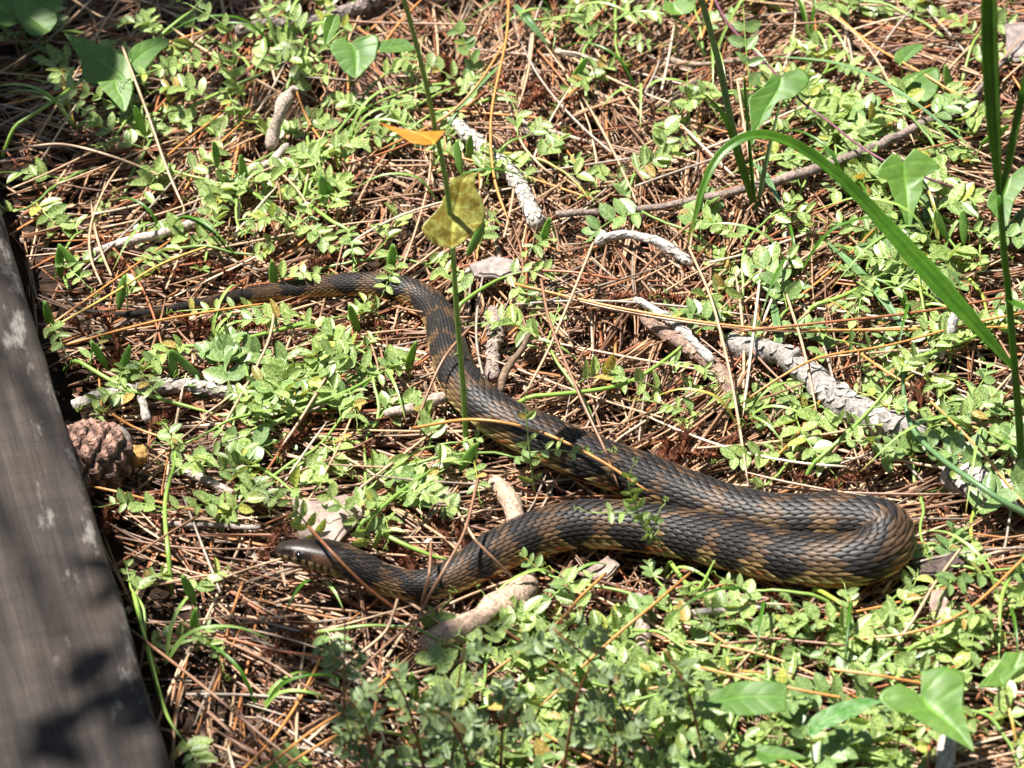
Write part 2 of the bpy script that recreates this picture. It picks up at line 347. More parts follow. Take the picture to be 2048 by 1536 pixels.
def snake_surf(s, th):
    """th from 0 (spine) to +-pi (belly)"""
    p, r, T, S, U = snake_at(s)
    if s < HEADL:
        k = s/HEADL; a = np.interp(k, HT, HA); b_ = np.interp(k, HT, HB)
        e = .80+.2*min(1, max(0, (k-.7)/.3))       # squarer head section
        ct, st = math.cos(th), math.sin(th)
        x = a*math.copysign(abs(st)**e, st); z = b_*math.copysign(abs(ct)**e, ct)
        if ct < 0: x *= 1-.12*ct*ct
    else:
        k = min(1, (s-HEADL)/.02); a = (1-k)*.0108+k*r if s < HEADL+.02 else r; b_ = a
        ct, st = math.cos(th), math.sin(th); x = a*1.04*st; z = a*.97*ct if ct > 0 else a*.90*ct
    return p+S*x+U*z, nrm(S*x/max(a, 1e-4)**2+U*z/max(b_, 1e-4)**2), T
DARK = np.array((.0235, .0195, .018)); BROWN = np.array((.078, .046, .026)); TAN = np.array((.20, .125, .055)); CREAM = np.array((.50, .38, .16)); RUST = np.array((.36, .14, .045))
def band(s, th):
    """natural pattern of the skin: dark cross-bands, brown between, cream and rust low on the flanks"""
    per = .042; side = 1 if th >= 0 else -1
    ph = s/per+.08*math.sin(s*37)+.12*side
    f = ph-math.floor(ph); a = abs(th)
    w = .62+.16*math.sin(s*23+side)-.16*(a/1.6)
    nz = mnoise.noise(Vector((s*160, th*2.2, 3.1)))*.22
    f2 = abs(f-.5)*2+nz                    # 0 in the middle of a dark band
    if a < .5: f2 += .35*mnoise.noise(Vector((s*55, th*3, 9)))
    body = DARK if f2 < w+.12 else BROWN
    if f2 > w+.30 and a > .8: body = BROWN*.6+TAN*.4
    if a > 1.2 and f2 > w+.05: body = TAN
    if a > 1.5 and f2 > w-.22: body = CREAM if mnoise.noise(Vector((s*200, th*4, 1))) > -.2 else RUST
    if a > 2.15: body = CREAM if f2 > .3 else (RUST if mnoise.noise(Vector((s*120, 0, 5))) > 0 else BROWN)
    return np.array(body)
def head_col(k, th):
    a = abs(th)*180/math.pi
    c = np.array((.020, .0125, .009))*(1+.4*mnoise.noise(Vector((k*14, th*3, 0))))
    if k > .5 and 40 < a < 80: c = c*.5+np.array((.13, .065, .03))*.5
    if 74 < a < 113:
        q = (k*9) % 1; c = np.array((.36, .25, .12)) if .25 < q < .80 and k > .06 and a > 82 else np.array((.03, .018, .012))
        if k > .55: c = c*.5+np.array((.07, .035, .018))*.5
        if k < .05: c = np.array((.10, .05, .03))
    if a >= 113:
        q = (k*9+a/60) % 1; c = np.array((.46, .33, .14)) if q > .28 else np.array((.13, .05, .025))
    for kk in (.11, .20, .33, .50):
        if abs(k-kk-.03*math.cos(th)) < .010 and a < 62: c = c*.3
    if a < 4 and .5 < k < .8: c = c*.3
    if 107 < a < 113.5 and k > .03: c = np.array((.012, .008, .007))
    return c
def build_snake():
    root = empty('snake', (SC[0][0], SC[0][1], float(H(SC[0][0], SC[0][1])))); O = np.array(root.location)
    tag(root, 'dark brown banded water snake with yellow belly scales stretched in a loop on needles', 'snake')
    mb = MB(); NS = 64
    ss = np.r_[np.linspace(0.0002, HEADL*.1, 12)[:-1], np.linspace(HEADL*.1, HEADL+.02, 90)[:-1], np.linspace(HEADL+.02, SLEN[-1]-.0005, 620)]
    v = []; cs = []
    for s in ss:
        for q in range(NS):
            th = -math.pi+2*math.pi*q/NS; p, n, T = snake_surf(s, th); k = s/HEADL; a = abs(th)*180/math.pi
            if k < 1:
                d = 0
                if 106 < a < 114 and k > .02 and k < .85: d -= .0008           # mouth line
                if 50 < a < 74: d -= .0010*math.exp(-((k-.17)/.06)**2)
                if 48 < a < 66: d += .0009*math.exp(-((k-.33)/.05)**2)   # brow
                if a > 84 and a < 111: d += .0003*math.sin(k*9*math.pi)**2
                p = p+n*d; c = head_col(k, th)
                if k > .82: c = c*(1-k)/.18+band(s, th)*(k-.82)/.18
            else:
                c = band(s, th); p = p-n*.0004
                c = c*.55 if abs(th) < 2.0 else c
            v.append(p); cs.append(c)
    m = len(ss); f = [(i*NS+q, (i+1)*NS+q, (i+1)*NS+(q+1) % NS, i*NS+(q+1) % NS) for i in range(m-1) for q in range(NS)]
    f += [tuple(range(NS)), tuple((m-1)*NS+q for q in reversed(range(NS)))]
    mb.add(v, f, cs); me = mb.mesh('snake_body', M_snake, O); obj('body', me, root); me.materials.append(M_head)
    me.polygons.foreach_set('material_index', [1 if (i//NS) < 75 else 0 for i in range(len(f))])
    bm = bmesh.new(); bm.from_mesh(me); bmesh.ops.recalc_face_normals(bm, faces=bm.faces); bm.to_mesh(me); bm.free()
    # dorsal scales: keeled overlapping plates
    mb = MB(); ROWS = 21; span = 1.96; s = HEADL*.80; j = 0
    while s < SLEN[-1]-.004:
        r = max(.0012, snake_at(s)[1]); ds = .0041*(r/.0172)**.75+.0002; rows = ROWS if r > .004 else (15 if r > .002 else 9)
        for q in range(rows):
            th = -span+2*span*(q+.5)/rows
            s0 = s+(ds if q % 2 else 0)
            if s0 < HEADL*(.86 if abs(th) < 1 else .96): continue
            if j % 1 == 0:
                ln = ds*2.0*1.12; dth = 2*span/rows
                hw = dth*.70
                if abs(th) > 1.6: hw *= 1.25
                sp0 = s0 - (ln*.35); lift = .00115*(r/.017)**.7
                c = band(s0, th)*random.uniform(.72, 1.3)
                if random.random() < .10 and abs(th) < 1.3: c = c*.4+BROWN*.5
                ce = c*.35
                pts = [(0, 0, .0), (.36, -.92, .15), (.36, 0, .6), (.36, .92, .15), (.70, -.60, .5), (.70, 0, 1.0), (.70, .60, .5), (.97, -.16, .8), (1.12, 0, 1.1), (.97, .16, .8)]
                vv = []
                ok = sp0+ln*1.06 < SLEN[-1]-.0008
                if not ok: continue
                for (a_, b_, l_) in pts:
                    p, n, T = snake_surf(sp0+ln*a_, th+hw*b_); vv.append(p+n*(lift*l_+.00005))
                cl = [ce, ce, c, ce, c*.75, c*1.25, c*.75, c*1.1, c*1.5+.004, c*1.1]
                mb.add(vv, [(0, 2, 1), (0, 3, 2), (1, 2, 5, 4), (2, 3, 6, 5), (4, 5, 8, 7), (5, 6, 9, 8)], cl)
        s += ds*2.0 if False else ds*1.0*2.0; j += 1
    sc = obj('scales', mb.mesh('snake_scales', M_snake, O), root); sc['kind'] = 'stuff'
    # belly plates
    mb = MB(); s = HEADL*1.05
    while s < SLEN[-1]-.02:
        r = snake_at(s)[1]; ds = .0062*(r/.0172)**.8+.0006
        for sg in (1, -1):
            vv = []; cl = []
            for a_, l_ in ((0, .1), (.5, .5), (1.12, 1.0)):
                for e in range(6):
                    th = sg*(1.93+(math.pi-1.93)*e/5); p, n, T = snake_surf(s+ds*a_, th); vv.append(p+n*(.0006*l_)); cl.append(band(s, sg*(2.2)))
            mb.add(vv, [(i*6+e, i*6+e+1, (i+1)*6+e+1, (i+1)*6+e) for i in range(2) for e in range(5)], cl)
        s += ds
    bp = obj('belly_plates', mb.mesh('belly_plates', M_snake, O), root); bp['kind'] = 'stuff'
    for sg in (1, -1):
        k = .335; p, n, T = snake_surf(k*HEADL, sg*R(62)); mb = MB(); rad = .0029
        bm = bmesh.new(); bmesh.ops.create_uvsphere(bm, u_segments=20, v_segments=12, radius=rad); 
        me = bpy.data.meshes.new('eye'); bm.to_mesh(me); bm.free(); me.materials.append(M_eye); me.polygons.foreach_set('use_smooth', [True]*len(me.polygons))
        e = obj('eye', me, root, tuple(p-n*.0011-O))
        mb = MB(); A = nrm(np.cross(n, T)); B = np.cross(A, n)
        ring = [p-n*.0002+ (A*math.cos(x)+B*math.sin(x))*.00300 for x in np.linspace(0, 2*math.pi, 25)]
        vv, ff = tube(ring, .00042, 6, False); mb.add(vv, ff, (.17, .12, .08)); obj('eye_ring', mb.mesh('eye_ring', M_snake, O+0), root)
    # nostril and labial seams are carried by the head's own relief
build_snake()

# ================================================================== STICKS, BARK, CONE
def stick(name, pts, label, colr=(.28, .22, .18), r0=10, r1=8, scaly=0, rough=.22, sides=10, cat='stick', parts=None, n=None, rs=90, sink=.35):
    """pts: photo pixels + height of the axis above the litter; r in photo pixels"""
    P3 = np.array([G(*p) if len(p) == 3 else G(p[0], p[1], max(r0, r1)*PXM*sink) for p in pts])
    L = np.linalg.norm(np.diff(P3, axis=0), axis=1).sum(); n = n or max(12, int(L/.0045)); P = catmull(P3, n)
    rad = np.linspace(r0, r1, n)*PXM*(1+.10*np.sin(np.linspace(0, 9, n)+len(label)))
    jit = np.array([[mnoise.noise(Vector((i*.35, k*9.1, len(label)*.7))) for k in range(3)] for i in range(n)])*max(r0, r1)*PXM*.25; P = P+jit
    rad[0] *= .75; rad[-1] *= .7
    O = P[0]; root = empty(name, O); tag(root, label, cat); sd_ = len(label)*1.37
    v, f = tube(P, rad, sides, True, rough, rs, sd_); colr = np.array(colr)
    cs = [colr*(.75+.55*abs(mnoise.fractal(Vector(np.array(q)*70+sd_), 1, 2, 3))) for q in v]
    mb = MB(); mb.add(v, f, cs); obj('shaft', mb.mesh(name, M_bark, O), root)
    if scaly:
        T, S, U = frames(P); mb = MB(); rr = random.Random(int(sd_*10)); i = 1
        for i in range(1, n-2):
            for q in range(scaly):
                if rr.random() < (.12 if scaly > 7 else .38): continue
                a = 2*math.pi*(q+.5*(i % 2)+rr.uniform(-.15, .15))/scaly; d = math.cos(a)*S[i]+math.sin(a)*U[i]; e = np.cross(T[i], d); r = rad[i]
                w = r*6.28/scaly*.55; ln = L/n*1.7; l2 = r*rr.uniform(.03, .13)*(1 if scaly < 8 else 1.5)
                p = P[i]+d*r*.98
                vv = [p-T[i]*ln*.3, p+e*w, p-e*w, p+T[i]*ln*.45+e*w*.8+d*l2, p+T[i]*ln*.45-e*w*.8+d*l2, p+T[i]*ln*.75+d*l2*1.2, p+T[i]*ln*.35+d*l2*.9]
                k = colr*rr.uniform(.8, 1.45); mb.add(vv, [(0, 1, 6), (0, 6, 2), (1, 3, 6), (2, 6, 4), (3, 5, 6), (6, 5, 4)], [k*.6, k*.8, k*.8, k, k, k*1.1, k])
        o = obj('bark_scales', mb.mesh(name+'_scales', M_bark, O), root, ); o['kind'] = 'stuff'
    for p2, ra, rb in (parts or []):
        Q = catmull(np.array([G(*p) for p in p2]), 14); v, f = tube(Q, np.linspace(ra, rb, 14)*PXM, 8, True, rough, rs, 3.3); mb = MB(); mb.add(v, f, colr*.9); obj('side_twig', mb.mesh('side_twig', M_bark, O), root)
    return root
WHT = (.46, .42, .36); GRY = (.32, .29, .26); BRN = (.24, .16, .12); PNK = (.42, .29, .22)
stick('scaly_twig', [(880, 225, .006), (930, 265, .010), (985, 315, .012), (1035, 365, .012), (1058, 410, .012), (1075, 452, .009)], 'pale whitish twig with overlapping bark scales behind the greenbrier leaf', WHT, 15, 19, 9, .1)
stick('long_branch', [(1110, 428, .008), (1260, 420, .010), (1380, 402, .012), (1500, 375, .016), (1640, 335, .018), (1760, 290, .015), (1890, 225, .010), (1960, 190, .004)], 'long thin grey-brown branch running behind the arching grass blade', (.26, .20, .17), 8, 12, 0, .2)
stick('grey_branch', [(1462, 690, .004), (1510, 702, .008), (1560, 708, .012), (1610, 742, .012), (1660, 792, .011), (1720, 830, .011), (1790, 858, .010), (1850, 885, .004)], 'thick rough grey bark-covered branch lying behind the snake', (.29, .265, .24), 22, 30, 7, .30, 14, parts=[([(1590, 735, .012), (1585, 712, .02), (1600, 698, .024)], 9, 7), ([(1745, 845, .012), (1775, 830, .017), (1795, 822, .018)], 7, 4)])
stick('grey_branch_end', [(1895, 955, .003), (1950, 965, .009), (2010, 985, .010), (2075, 1010, .008)], 'thick rough grey branch end beside the curved grass stem', (.34, .31, .28), 30, 27, 7, .30, 14)
stick('brown_twig', [(1285, 632, .008), (1335, 668, .010), (1390, 700, .010), (1440, 742, .008), (1470, 800, .003)], 'pinkish brown scaly twig next to the grey branch', (.27, .18, .14), 14, 17, 7, .2)
stick('lichen_twig', [(1270, 598, .012), (1320, 625, .015), (1365, 660, .017), (1425, 722, .015)], 'grey lichen-crusted twig lying across the pinkish brown twig', (.42, .39, .36), 8, 10, 6, .3)
stick('curved_lichen_twig', [(1190, 487, .005), (1225, 470, .012), (1275, 472, .014), (1330, 490, .014), (1385, 530, .006)], 'bent pale lichen-covered twig beyond the bend of the snake', (.46, .43, .39), 9, 10, 6, .35)
stick('thick_stick', [(1060, 1165, .006), (1015, 1205, .011), (960, 1238, .012), (905, 1268, .011), (850, 1300, .004)], "stout reddish-tan stick poking out from under the snake's neck", (.42, .30, .22), 28, 26, 0, .22, 14, parts=[([(1020, 1195, .012), (1045, 1215, .013), (1062, 1245, .006)], 14, 9)])
stick('thick_stick', [(985, 960, .002), (1010, 985, .008), (1025, 1015, .011), (1032, 1050, .010)], 'stout tan stick running under the snake between its two arms', (.42, .30, .22), 16, 21, 0, .2, 12)
stick('lower_stick', [(1275, 1195, .003), (1285, 1230, .006), (1285, 1330, .006), (1290, 1390, .002)], 'pinkish upright-lying stick under the vetch before the snake', (.36, .27, .23), 15, 13, 0, .2)
stick('rough_twig', [(145, 812, .004), (210, 792, .009), (290, 775, .011), (370, 770, .011), (455, 785, .009), (560, 798, .006), (720, 800, .002)], 'long rough grey twig with a side fork beside the plank', (.38, .34, .30), 15, 9, 6, .35, parts=[([(280, 778, .010), (284, 805, .010), (296, 842, .005)], 11, 9)])
stick('under_stick', [(770, 828, .006), (820, 818, .009), (865, 803, .009), (920, 780, .006)], 'short pale stick reaching under the snake near its tail bend', (.46, .36, .30), 10, 14, 0, .25)
stick('bone_stick', [(170, 508, .003), (240, 487, .009), (310, 470, .010), (400, 442, .006)], 'smooth pale grey stick lying behind the tail tip', (.52, .43, .37), 9, 11, 0, .15)
stick('broken_stub', [(540, 300, .004), (548, 265, .016), (560, 225, .032), (576, 186, .042)], 'broken grey-brown stub sticking up with a ragged dark top', (.40, .32, .26), 14, 15, 0, .25, parts=[([(576, 188, .042), (586, 176, .045), (597, 181, .044)], 8, 4)])
stick('stub_base', [(500, 338, .004), (540, 326, .006), (575, 290, .006)], 'short pale stick at the foot of the broken stub', (.48, .41, .35), 10, 9, 0, .2)
stick('dark_branch', [(470, 62, .010), (540, 48, .014), (620, 45, .014), (700, 22, .012), (760, 0, .008)], 'dark rough branch in the shade behind the three-lobed leaf', (.20, .16, .14), 13, 17, 7, .4)
stick('grey_twig', [(1878, 712, .006), (1892, 680, .016), (1905, 650, .026), (1914, 612, .036)], 'short grey lichen twig tilted up beside the tall grass stalk', (.42, .40, .37), 11, 8, 6, .3, parts=[([(1880, 705, .010), (1855, 702, .010), (1838, 703, .008)], 6, 4)])
stick('pale_peg', [(1880, 1560, .006), (1892, 1510, .010), (1905, 1465, .012), (1912, 1440, .008)], 'stubby pale grey stick below the big arrow-shaped leaf', (.42, .37, .32), 16, 15, 0, .2)
stick('tail_bend_twig', [(1058, 668, .030), (1050, 690, .022), (1010, 745, .012), (1000, 785, .004)], "slim brown twig propped inside the bend of the snake's body", (.22, .15, .10), 6, 8, 0, .2)
stick('straw_twig', [(1180, 285, .006), (1060, 250, .012), (1045, 240, .014)], 'short white straw twig on the bare needles', (.55, .45, .36), 5, 4, 0, .1)
stick('under_twig', [(985, 620, .002), (990, 660, .007), (985, 700, .009), (985, 760, .003)], "rough grey-brown twig beside the tail bend of the snake", (.32, .25, .21), 17, 13, 6, .35)
stick('shaded_twig', [(330, 1048, .006), (420, 1050, .008), (520, 1056, .008)], "thin grey twig behind the snake's head", (.36, .30, .26), 6, 5, 0, .2)
stick('small_twig', [(350, 935, .008), (410, 960, .010), (475, 992, .006)], 'knobbly little grey twig right of the pine cone', (.40, .33, .29), 9, 7, 6, .4)
for k, (pts, lab) in enumerate([
    ([(1340, 1236, .010), (1420, 1222, .012), (1530, 1215, .010)], "thin whitish twig at the foot of the snake's loop"),
    ([(2048, 70, .010), (1930, 210, .012), (1870, 250, .008)], 'thin grey twig across the purple vine leaves'),
    ([(1110, 102, .008), (1160, 112, .012), (1215, 130, .008)], 'fat pale straw piece on the shaded needles far behind'),
    ([(1330, 120, .006), (1400, 128, .010), (1520, 118, .010)], 'smooth tan twig by the far vetch'),
    ([(980, 545, .006), (960, 532, .010), (930, 545, .008)], "curled whitish bark twig beside the greenbrier stem")]):
    stick('twig', pts, lab, [(.52, .46, .40), (.30, .24, .20), (.46, .36, .28), (.36, .28, .22), (.50, .44, .40)][k], 7, 5, 0, .2)

def flake(name, poly, label, colr, h=.006, th=.0035, nrmv=(0, -.1, 1), curve=.0):
    """bark plate: traced outline on a sloping plane, extruded to its thickness in two uneven layers"""
    cx, cy = np.mean(poly, axis=0); p0 = G(cx, cy, h); n = nrm(nrmv); rr = random.Random(len(label))
    pts = []
    for i in range(len(poly)):
        a, b_ = np.array(poly[i], float), np.array(poly[(i+1) % len(poly)], float)
        for t_ in (0, .25, .5, .75): q = a*(1-t_)+b_*t_; pts.append(q+np.array([rr.uniform(-1.6, 1.6), rr.uniform(-1.2, 1.2)]))
    root = empty(name, p0); tag(root, label, 'bark flake')
    def layer(nm, shrink, z0, z1, kc):
        c0 = np.array([cx, cy]); ring = [on_plane(*(c0+(q-c0)*shrink(i)), p0, n) for i, q in enumerate(pts)]; k = len(ring)
        mb = MB(); cen = np.mean(ring, axis=0); v = []; 
        for lev, zz in ((1, z0), (1, z1), (.93, z1+.0004), (.66, z1+.0006), (.33, z1+.0005)):
            for q in ring:
                w = cen+(q-cen)*lev; d = .0010*mnoise.fractal(Vector(w*90), 1, 2, 3)+curve*((w-cen)[0]**2); v.append(w+n*(zz+d*(lev < 1)+curve*0))
        v.append(cen+n*z1); f = [tuple(reversed(range(k)))]
        for L_ in range(4):
            for i in range(k): i2 = (i+1) % k; f.append((L_*k+i, L_*k+i2, (L_+1)*k+i2, (L_+1)*k+i))
        f += [(4*k+i, 4*k+(i+1) % k, 5*k) for i in range(k)]
        cs = [np.array(kc)*.72*(.55 if j < k else .72+.5*abs(mnoise.fractal(Vector(np.array(q)*60), 1, 2, 3))) for j, q in enumerate(v)]
        mb.add(v, f, cs); me = mb.mesh(nm, M_flake, p0, False); bm = bmesh.new(); bm.from_mesh(me); bmesh.ops.recalc_face_normals(bm, faces=bm.faces); bm.to_mesh(me); bm.free()
        obj(nm, me, root)
    layer('under_layer', lambda i: 1.0, -th, 0, np.array(colr)*.85)
    layer('upper_layer', lambda i: .80+.10*mnoise.noise(Vector((i*.4, 1, len(label)))), 0, .0014, colr)
flake('bark_flake', [(585, 995), (625, 1003), (690, 988), (715, 1000), (728, 1020), (715, 1045), (697, 1060), (668, 1095), (640, 1092), (600, 1080), (590, 1040)], "large pinkish bark flake standing behind the snake's head", (.56, .42, .36), .014, .004, (0, -.45, 1))
flake('bark_flake', [(862, 968), (890, 975), (925, 1008), (905, 1015), (868, 1008), (855, 985)], "small tan bark flake between the snake's head and body", (.44, .32, .26), .008, .003, (0, -.3, 1))
flake('bark_flake', [(1865, 1182), (1893, 1178), (1898, 1205), (1928, 1235), (1932, 1262), (1900, 1278), (1870, 1262), (1873, 1230), (1858, 1212)], "pinkish curled bark flake past the turn of the snake's loop", (.56, .40, .33), .010, .003, (-.2, -.4, 1))
flake('bark_flake', [(2010, 48), (2060, 44), (2060, 118), (2030, 124), (2008, 112), (2014, 80)], 'grey-pink bark flake beneath the tall grass leaf', (.42, .34, .31), .012, .003, (0, -.4, 1))
flake('bark_flake', [(1038, 262), (1062, 243), (1085, 240), (1122, 252), (1100, 266), (1060, 272)], 'thin greyish bark flake on the bare needles near the scaly twig', (.40, .30, .23), .008, .002, (0, -.2, 1))
flake('bark_flake', [(1825, 1130), (1880, 1118), (1915, 1100), (1930, 1125), (1890, 1150), (1835, 1152)], "dark purple-brown bark flake touching the turn of the snake's loop", (.13, .09, .08), .008, .003, (0, -.2, 1))
flake('bark_flake', [(940, 530), (985, 512), (1030, 520), (1045, 545), (1000, 556), (950, 552)], "grey-white curled bark flake behind the snake's tail bend", (.50, .42, .38), .010, .003, (.1, -.3, 1))
flake('bark_flake', [(1170, 1140), (1215, 1112), (1240, 1130), (1215, 1158), (1185, 1165)], "small pink bark chip under the near side of the snake", (.50, .38, .32), .004, .003, (0, -.3, 1))

def pine_cone():
    c = G(176, 918, .020); ax = nrm(np.array([-.80, -.45, .12])); ux = nrm(np.cross(ax, [0, 0, 1])); uy = np.cross(ux, ax)
    root = empty('pine_cone', (c[0], c[1], c[2]-.022)); O = np.array(root.location); tag(root, 'closed reddish-brown pine cone tucked against the plank', 'pine cone')
    Lc, Rc = .072, .026
    def pos(t_, a): # t 0 base .. 1 tip
        r = Rc*(math.sin(math.pi*min(1, .16+.84*t_))**.62); return c+ax*(t_-.38)*Lc+(ux*math.cos(a)+uy*math.sin(a))*r*.92, r
    mb = MB(); v = []; k = 20
    for i in range(14):
        for q in range(k): v.append(pos(i/13, 2*math.pi*q/k)[0])
    mb.add(v, [(i*k+q, i*k+(q+1) % k, (i+1)*k+(q+1) % k, (i+1)*k+q) for i in range(13) for q in range(k)]+[tuple(range(k)), tuple(13*k+q for q in range(k))], (.10, .055, .035)); obj('core', mb.mesh('cone_core', M_cone, O), root)
    # one scale, reused: rhombic shield with a raised umbo
    MES = []; k0 = np.array((.30, .17, .125))
    for vs in range(3):
        mb = MB(); n_ = 7; v = []; cs = []
        for a_ in range(n_):
            for b_ in range(n_):
                p_, q_ = -1+2*a_/(n_-1), -1+2*b_/(n_-1); x = (p_+q_)*.5; y = (p_-q_)*.5; rr_ = max(abs(p_), abs(q_)); x2 = x*(.62 if x > 0 else .5); y2 = y*.62
                z = .20*(1-rr_**2.2)+.13*math.exp(-((x-.15+.1*y*y)/.13)**2)*(1-rr_**3)+.10*math.exp(-((x-.12)**2+y*y)/.012)+.05*mnoise.noise(Vector((x*3+vs*7, y*3, 1)))-.25*(rr_ > .98)
                v.append((x2, y2, z)); e_ = math.exp(-((x-.15)/.16)**2); cs.append(k0*(.25+.45*(1-rr_)+1.1*e_*(rr_ < .98)+.5*mnoise.noise(Vector((x*5, y*5+vs*3, 4)))))
        mb.add(v, [(a_*n_+b_, (a_+1)*n_+b_, (a_+1)*n_+b_+1, a_*n_+b_+1) for a_ in range(n_-1) for b_ in range(n_-1)], cs); me_ = mb.mesh('cone_scale', M_cone); MES.append(me_)
    for i in range(76):
        t_ = ((i+.5)/76)**.92; a = i*2.39996; p, r = pos(t_, a); p2, _ = pos(min(1, t_+.03), a); d = nrm(ux*math.cos(a)+uy*math.sin(a)); T = nrm(p2-p); d = nrm(d-T*np.dot(d, T)); e = np.cross(d, T)
        s = .0172*(r/Rc)**.55*random.uniform(.85, 1.15); T = nrm(T+d*random.uniform(.05, .35)); d = nrm(d-T*np.dot(d, T)); e = np.cross(d, T); o = obj('scale', MES[i % 3], root); q = p-O
        o.matrix_local = Matrix(((T[0]*s, e[0]*s, d[0]*s, q[0]), (T[1]*s, e[1]*s, d[1]*s, q[1]), (T[2]*s, e[2]*s, d[2]*s, q[2]), (0, 0, 0, 1)))
pine_cone()
stick('cone_stalk', [(222, 858, .018), (238, 872, .020), (250, 890, .016), (254, 908, .008)], 'pale broken stub of wood between the pine cone and the yellow chunk', (.46, .38, .33), 16, 17, 0, .3)
def chunk():
    p = G(276, 911, .013); bm = bmesh.new(); bmesh.ops.create_icosphere(bm, subdivisions=3, radius=1)
    for v in bm.verts:
        q = v.co.copy(); m_ = max(abs(q.x), abs(q.y), abs(q.z))**.6; q /= m_; v.co = Vector((q.x*.0055, q.y*.0060, q.z*.0085))*(1+.22*mnoise.fractal(q*1.7, 1, 2, 3))
    me = bpy.data.meshes.new('wood_chunk'); bm.to_mesh(me); bm.free(); ca = me.color_attributes.new('Col', 'FLOAT_COLOR', 'POINT')
    ca.data.foreach_set('color', np.tile(np.array((.66, .40, .13, 1), np.float32), len(me.vertices))); me.materials.append(M_chunk)
    o = obj('wood_chunk', me, None, tuple(p)); o.rotation_euler = (.5, .2, .4); tag(o, 'small bright yellow wood chunk beside the pine cone', 'wood chunk')
chunk()
# pollen catkins ---------------------------------------------------------------
def catkin_mesh(seed):
    rr = random.Random(seed); n = 16; a = rr.uniform(0, 6); k = rr.uniform(-45, 45); P = []; x = y = 0
    for i in range(n): P.append((x, y, .0012*math.sin(i*.5+seed))); a2 = a+k*i/n*.035; x += math.cos(a2)*.0026; y += math.sin(a2)*.0026
    P = np.array(P); P -= P.mean(0); P[:, 2] += .002; mb = MB(); v, f = tube(P, .0014*np.sin(np.linspace(.35, 2.8, n)), 6, True, .4, 900, seed); mb.add(v, f, (.075, .022, .010)); T, S, U = frames(P)
    for i in range(n):
        for q in range(13):
            b_ = rr.uniform(0, 6.28); d = math.cos(b_)*S[i]+math.sin(b_)*U[i]; e = np.cross(T[i], d); r = .0016; p = P[i]+T[i]*rr.uniform(-.0012, .0012); w = rr.uniform(.0005, .0010); l = rr.uniform(.0008, .0036)
            c = np.array((.125, .046, .022))*rr.choice((.35, .6, .8, 1.0, 1.5, 2.3)); mb.add([p+d*r*.6+e*w, p+d*r*.6-e*w, p+d*r*.6+T[i]*w, p+d*(r+l)+T[i]*.001], [(0, 1, 3), (1, 2, 3), (2, 0, 3)], c)
    return mb.mesh('pollen_catkin', M_catkin, smooth=False)
CK = [catkin_mesh(i) for i in range(6)]
CAT = [(705, 665), (760, 682), (670, 690), (440, 650), (475, 655), (380, 648), (230, 690), (225, 515), (150, 545), (180, 640), (225, 1025), (265, 1022), (300, 1035), (190, 735), (330, 425), (350, 820), (885, 1078), (925, 1078), (790, 1100), (810, 1125), (880, 155), (905, 158), (1060, 175), (1075, 195), (1115, 195), (1090, 308), (1130, 270), (1590, 690), (1575, 705), (1330, 935), (1310, 930), (1640, 950), (1690, 965), (1700, 770), (1850, 820), (1985, 815), (1600, 1245), (1580, 1235), (1620, 1255), (580, 1285), (640, 1290), (560, 1080), (700, 1010), (1100, 1240), (1240, 1200), (1340, 600), (1200, 150), (1720, 250), (1800, 165), (2010, 150), (1980, 1270), (1930, 1340), (470, 960), (500, 870), (600, 870), (1420, 905), (1350, 910), (1215, 610), (300, 560), (660, 520), (1530, 860), (1810, 900), (750, 880), (420, 540)]
for i, (px, py) in enumerate(CAT):
    p = G(px, py, .004); o = obj('pollen_catkin', CK[i % 6], None, tuple(p)); o.rotation_euler = (random.uniform(-.2, .2), random.uniform(-.2, .2), random.uniform(0, 6.28)); s = random.uniform(.9, 1.5); o.scale = (s, s, s)
    w = where(px, py); tag(o, 'crumbled rust-red pollen catkin '+w, 'catkin', 'pollen catkins '+w)

# ================================================================== LEAVES AND GRASS
def blade_surface(rows, n, cols=7, fold=.1, cup=.0, sub=6, wave=.0):
    """rows: list of (L, M, R) 3D points -> smooth sheet; n: normal for fold"""
    Ls, Ms, Rs = [catmull(np.array([r[i] for r in rows]), (len(rows)-1)*sub+1) for i in range(3)]
    v = []; k = len(Ls); cs = []
    for i in range(k):
        for c in range(cols):
            u = -1+2*c/(cols-1); p = Ms[i]+(Rs[i]-Ms[i])*u if u >= 0 else Ms[i]+(Ls[i]-Ms[i])*(-u)
            w = np.linalg.norm(Rs[i]-Ls[i])/2
            vn = (i/k*5.0-abs(u)*1.1) % 1.0; vd = math.exp(-(min(vn, 1-vn)/.10)**2)*(.3+.7*abs(u)) if abs(u) > .05 else 0
            mid_ = math.exp(-(u/.07)**2)
            wv = mnoise.noise(Vector((p[0]*45, p[1]*45, p[2]*45+3)))
            p = p+n*(fold*w*abs(u)-fold*w*.4+wave*wv*w*5+cup*(i/k-.5)**2-.03*w*vd-.04*w*mid_)
            q_ = 1+.30*vd+.8*mid_*(1-i/k*.6); v.append(p); cs.append((q_*1.03, q_, q_*1.08))
    f = [(i*cols+c, i*cols+c+1, (i+1)*cols+c+1, (i+1)*cols+c) for i in range(k-1) for c in range(cols-1)]
    return v, f, cs
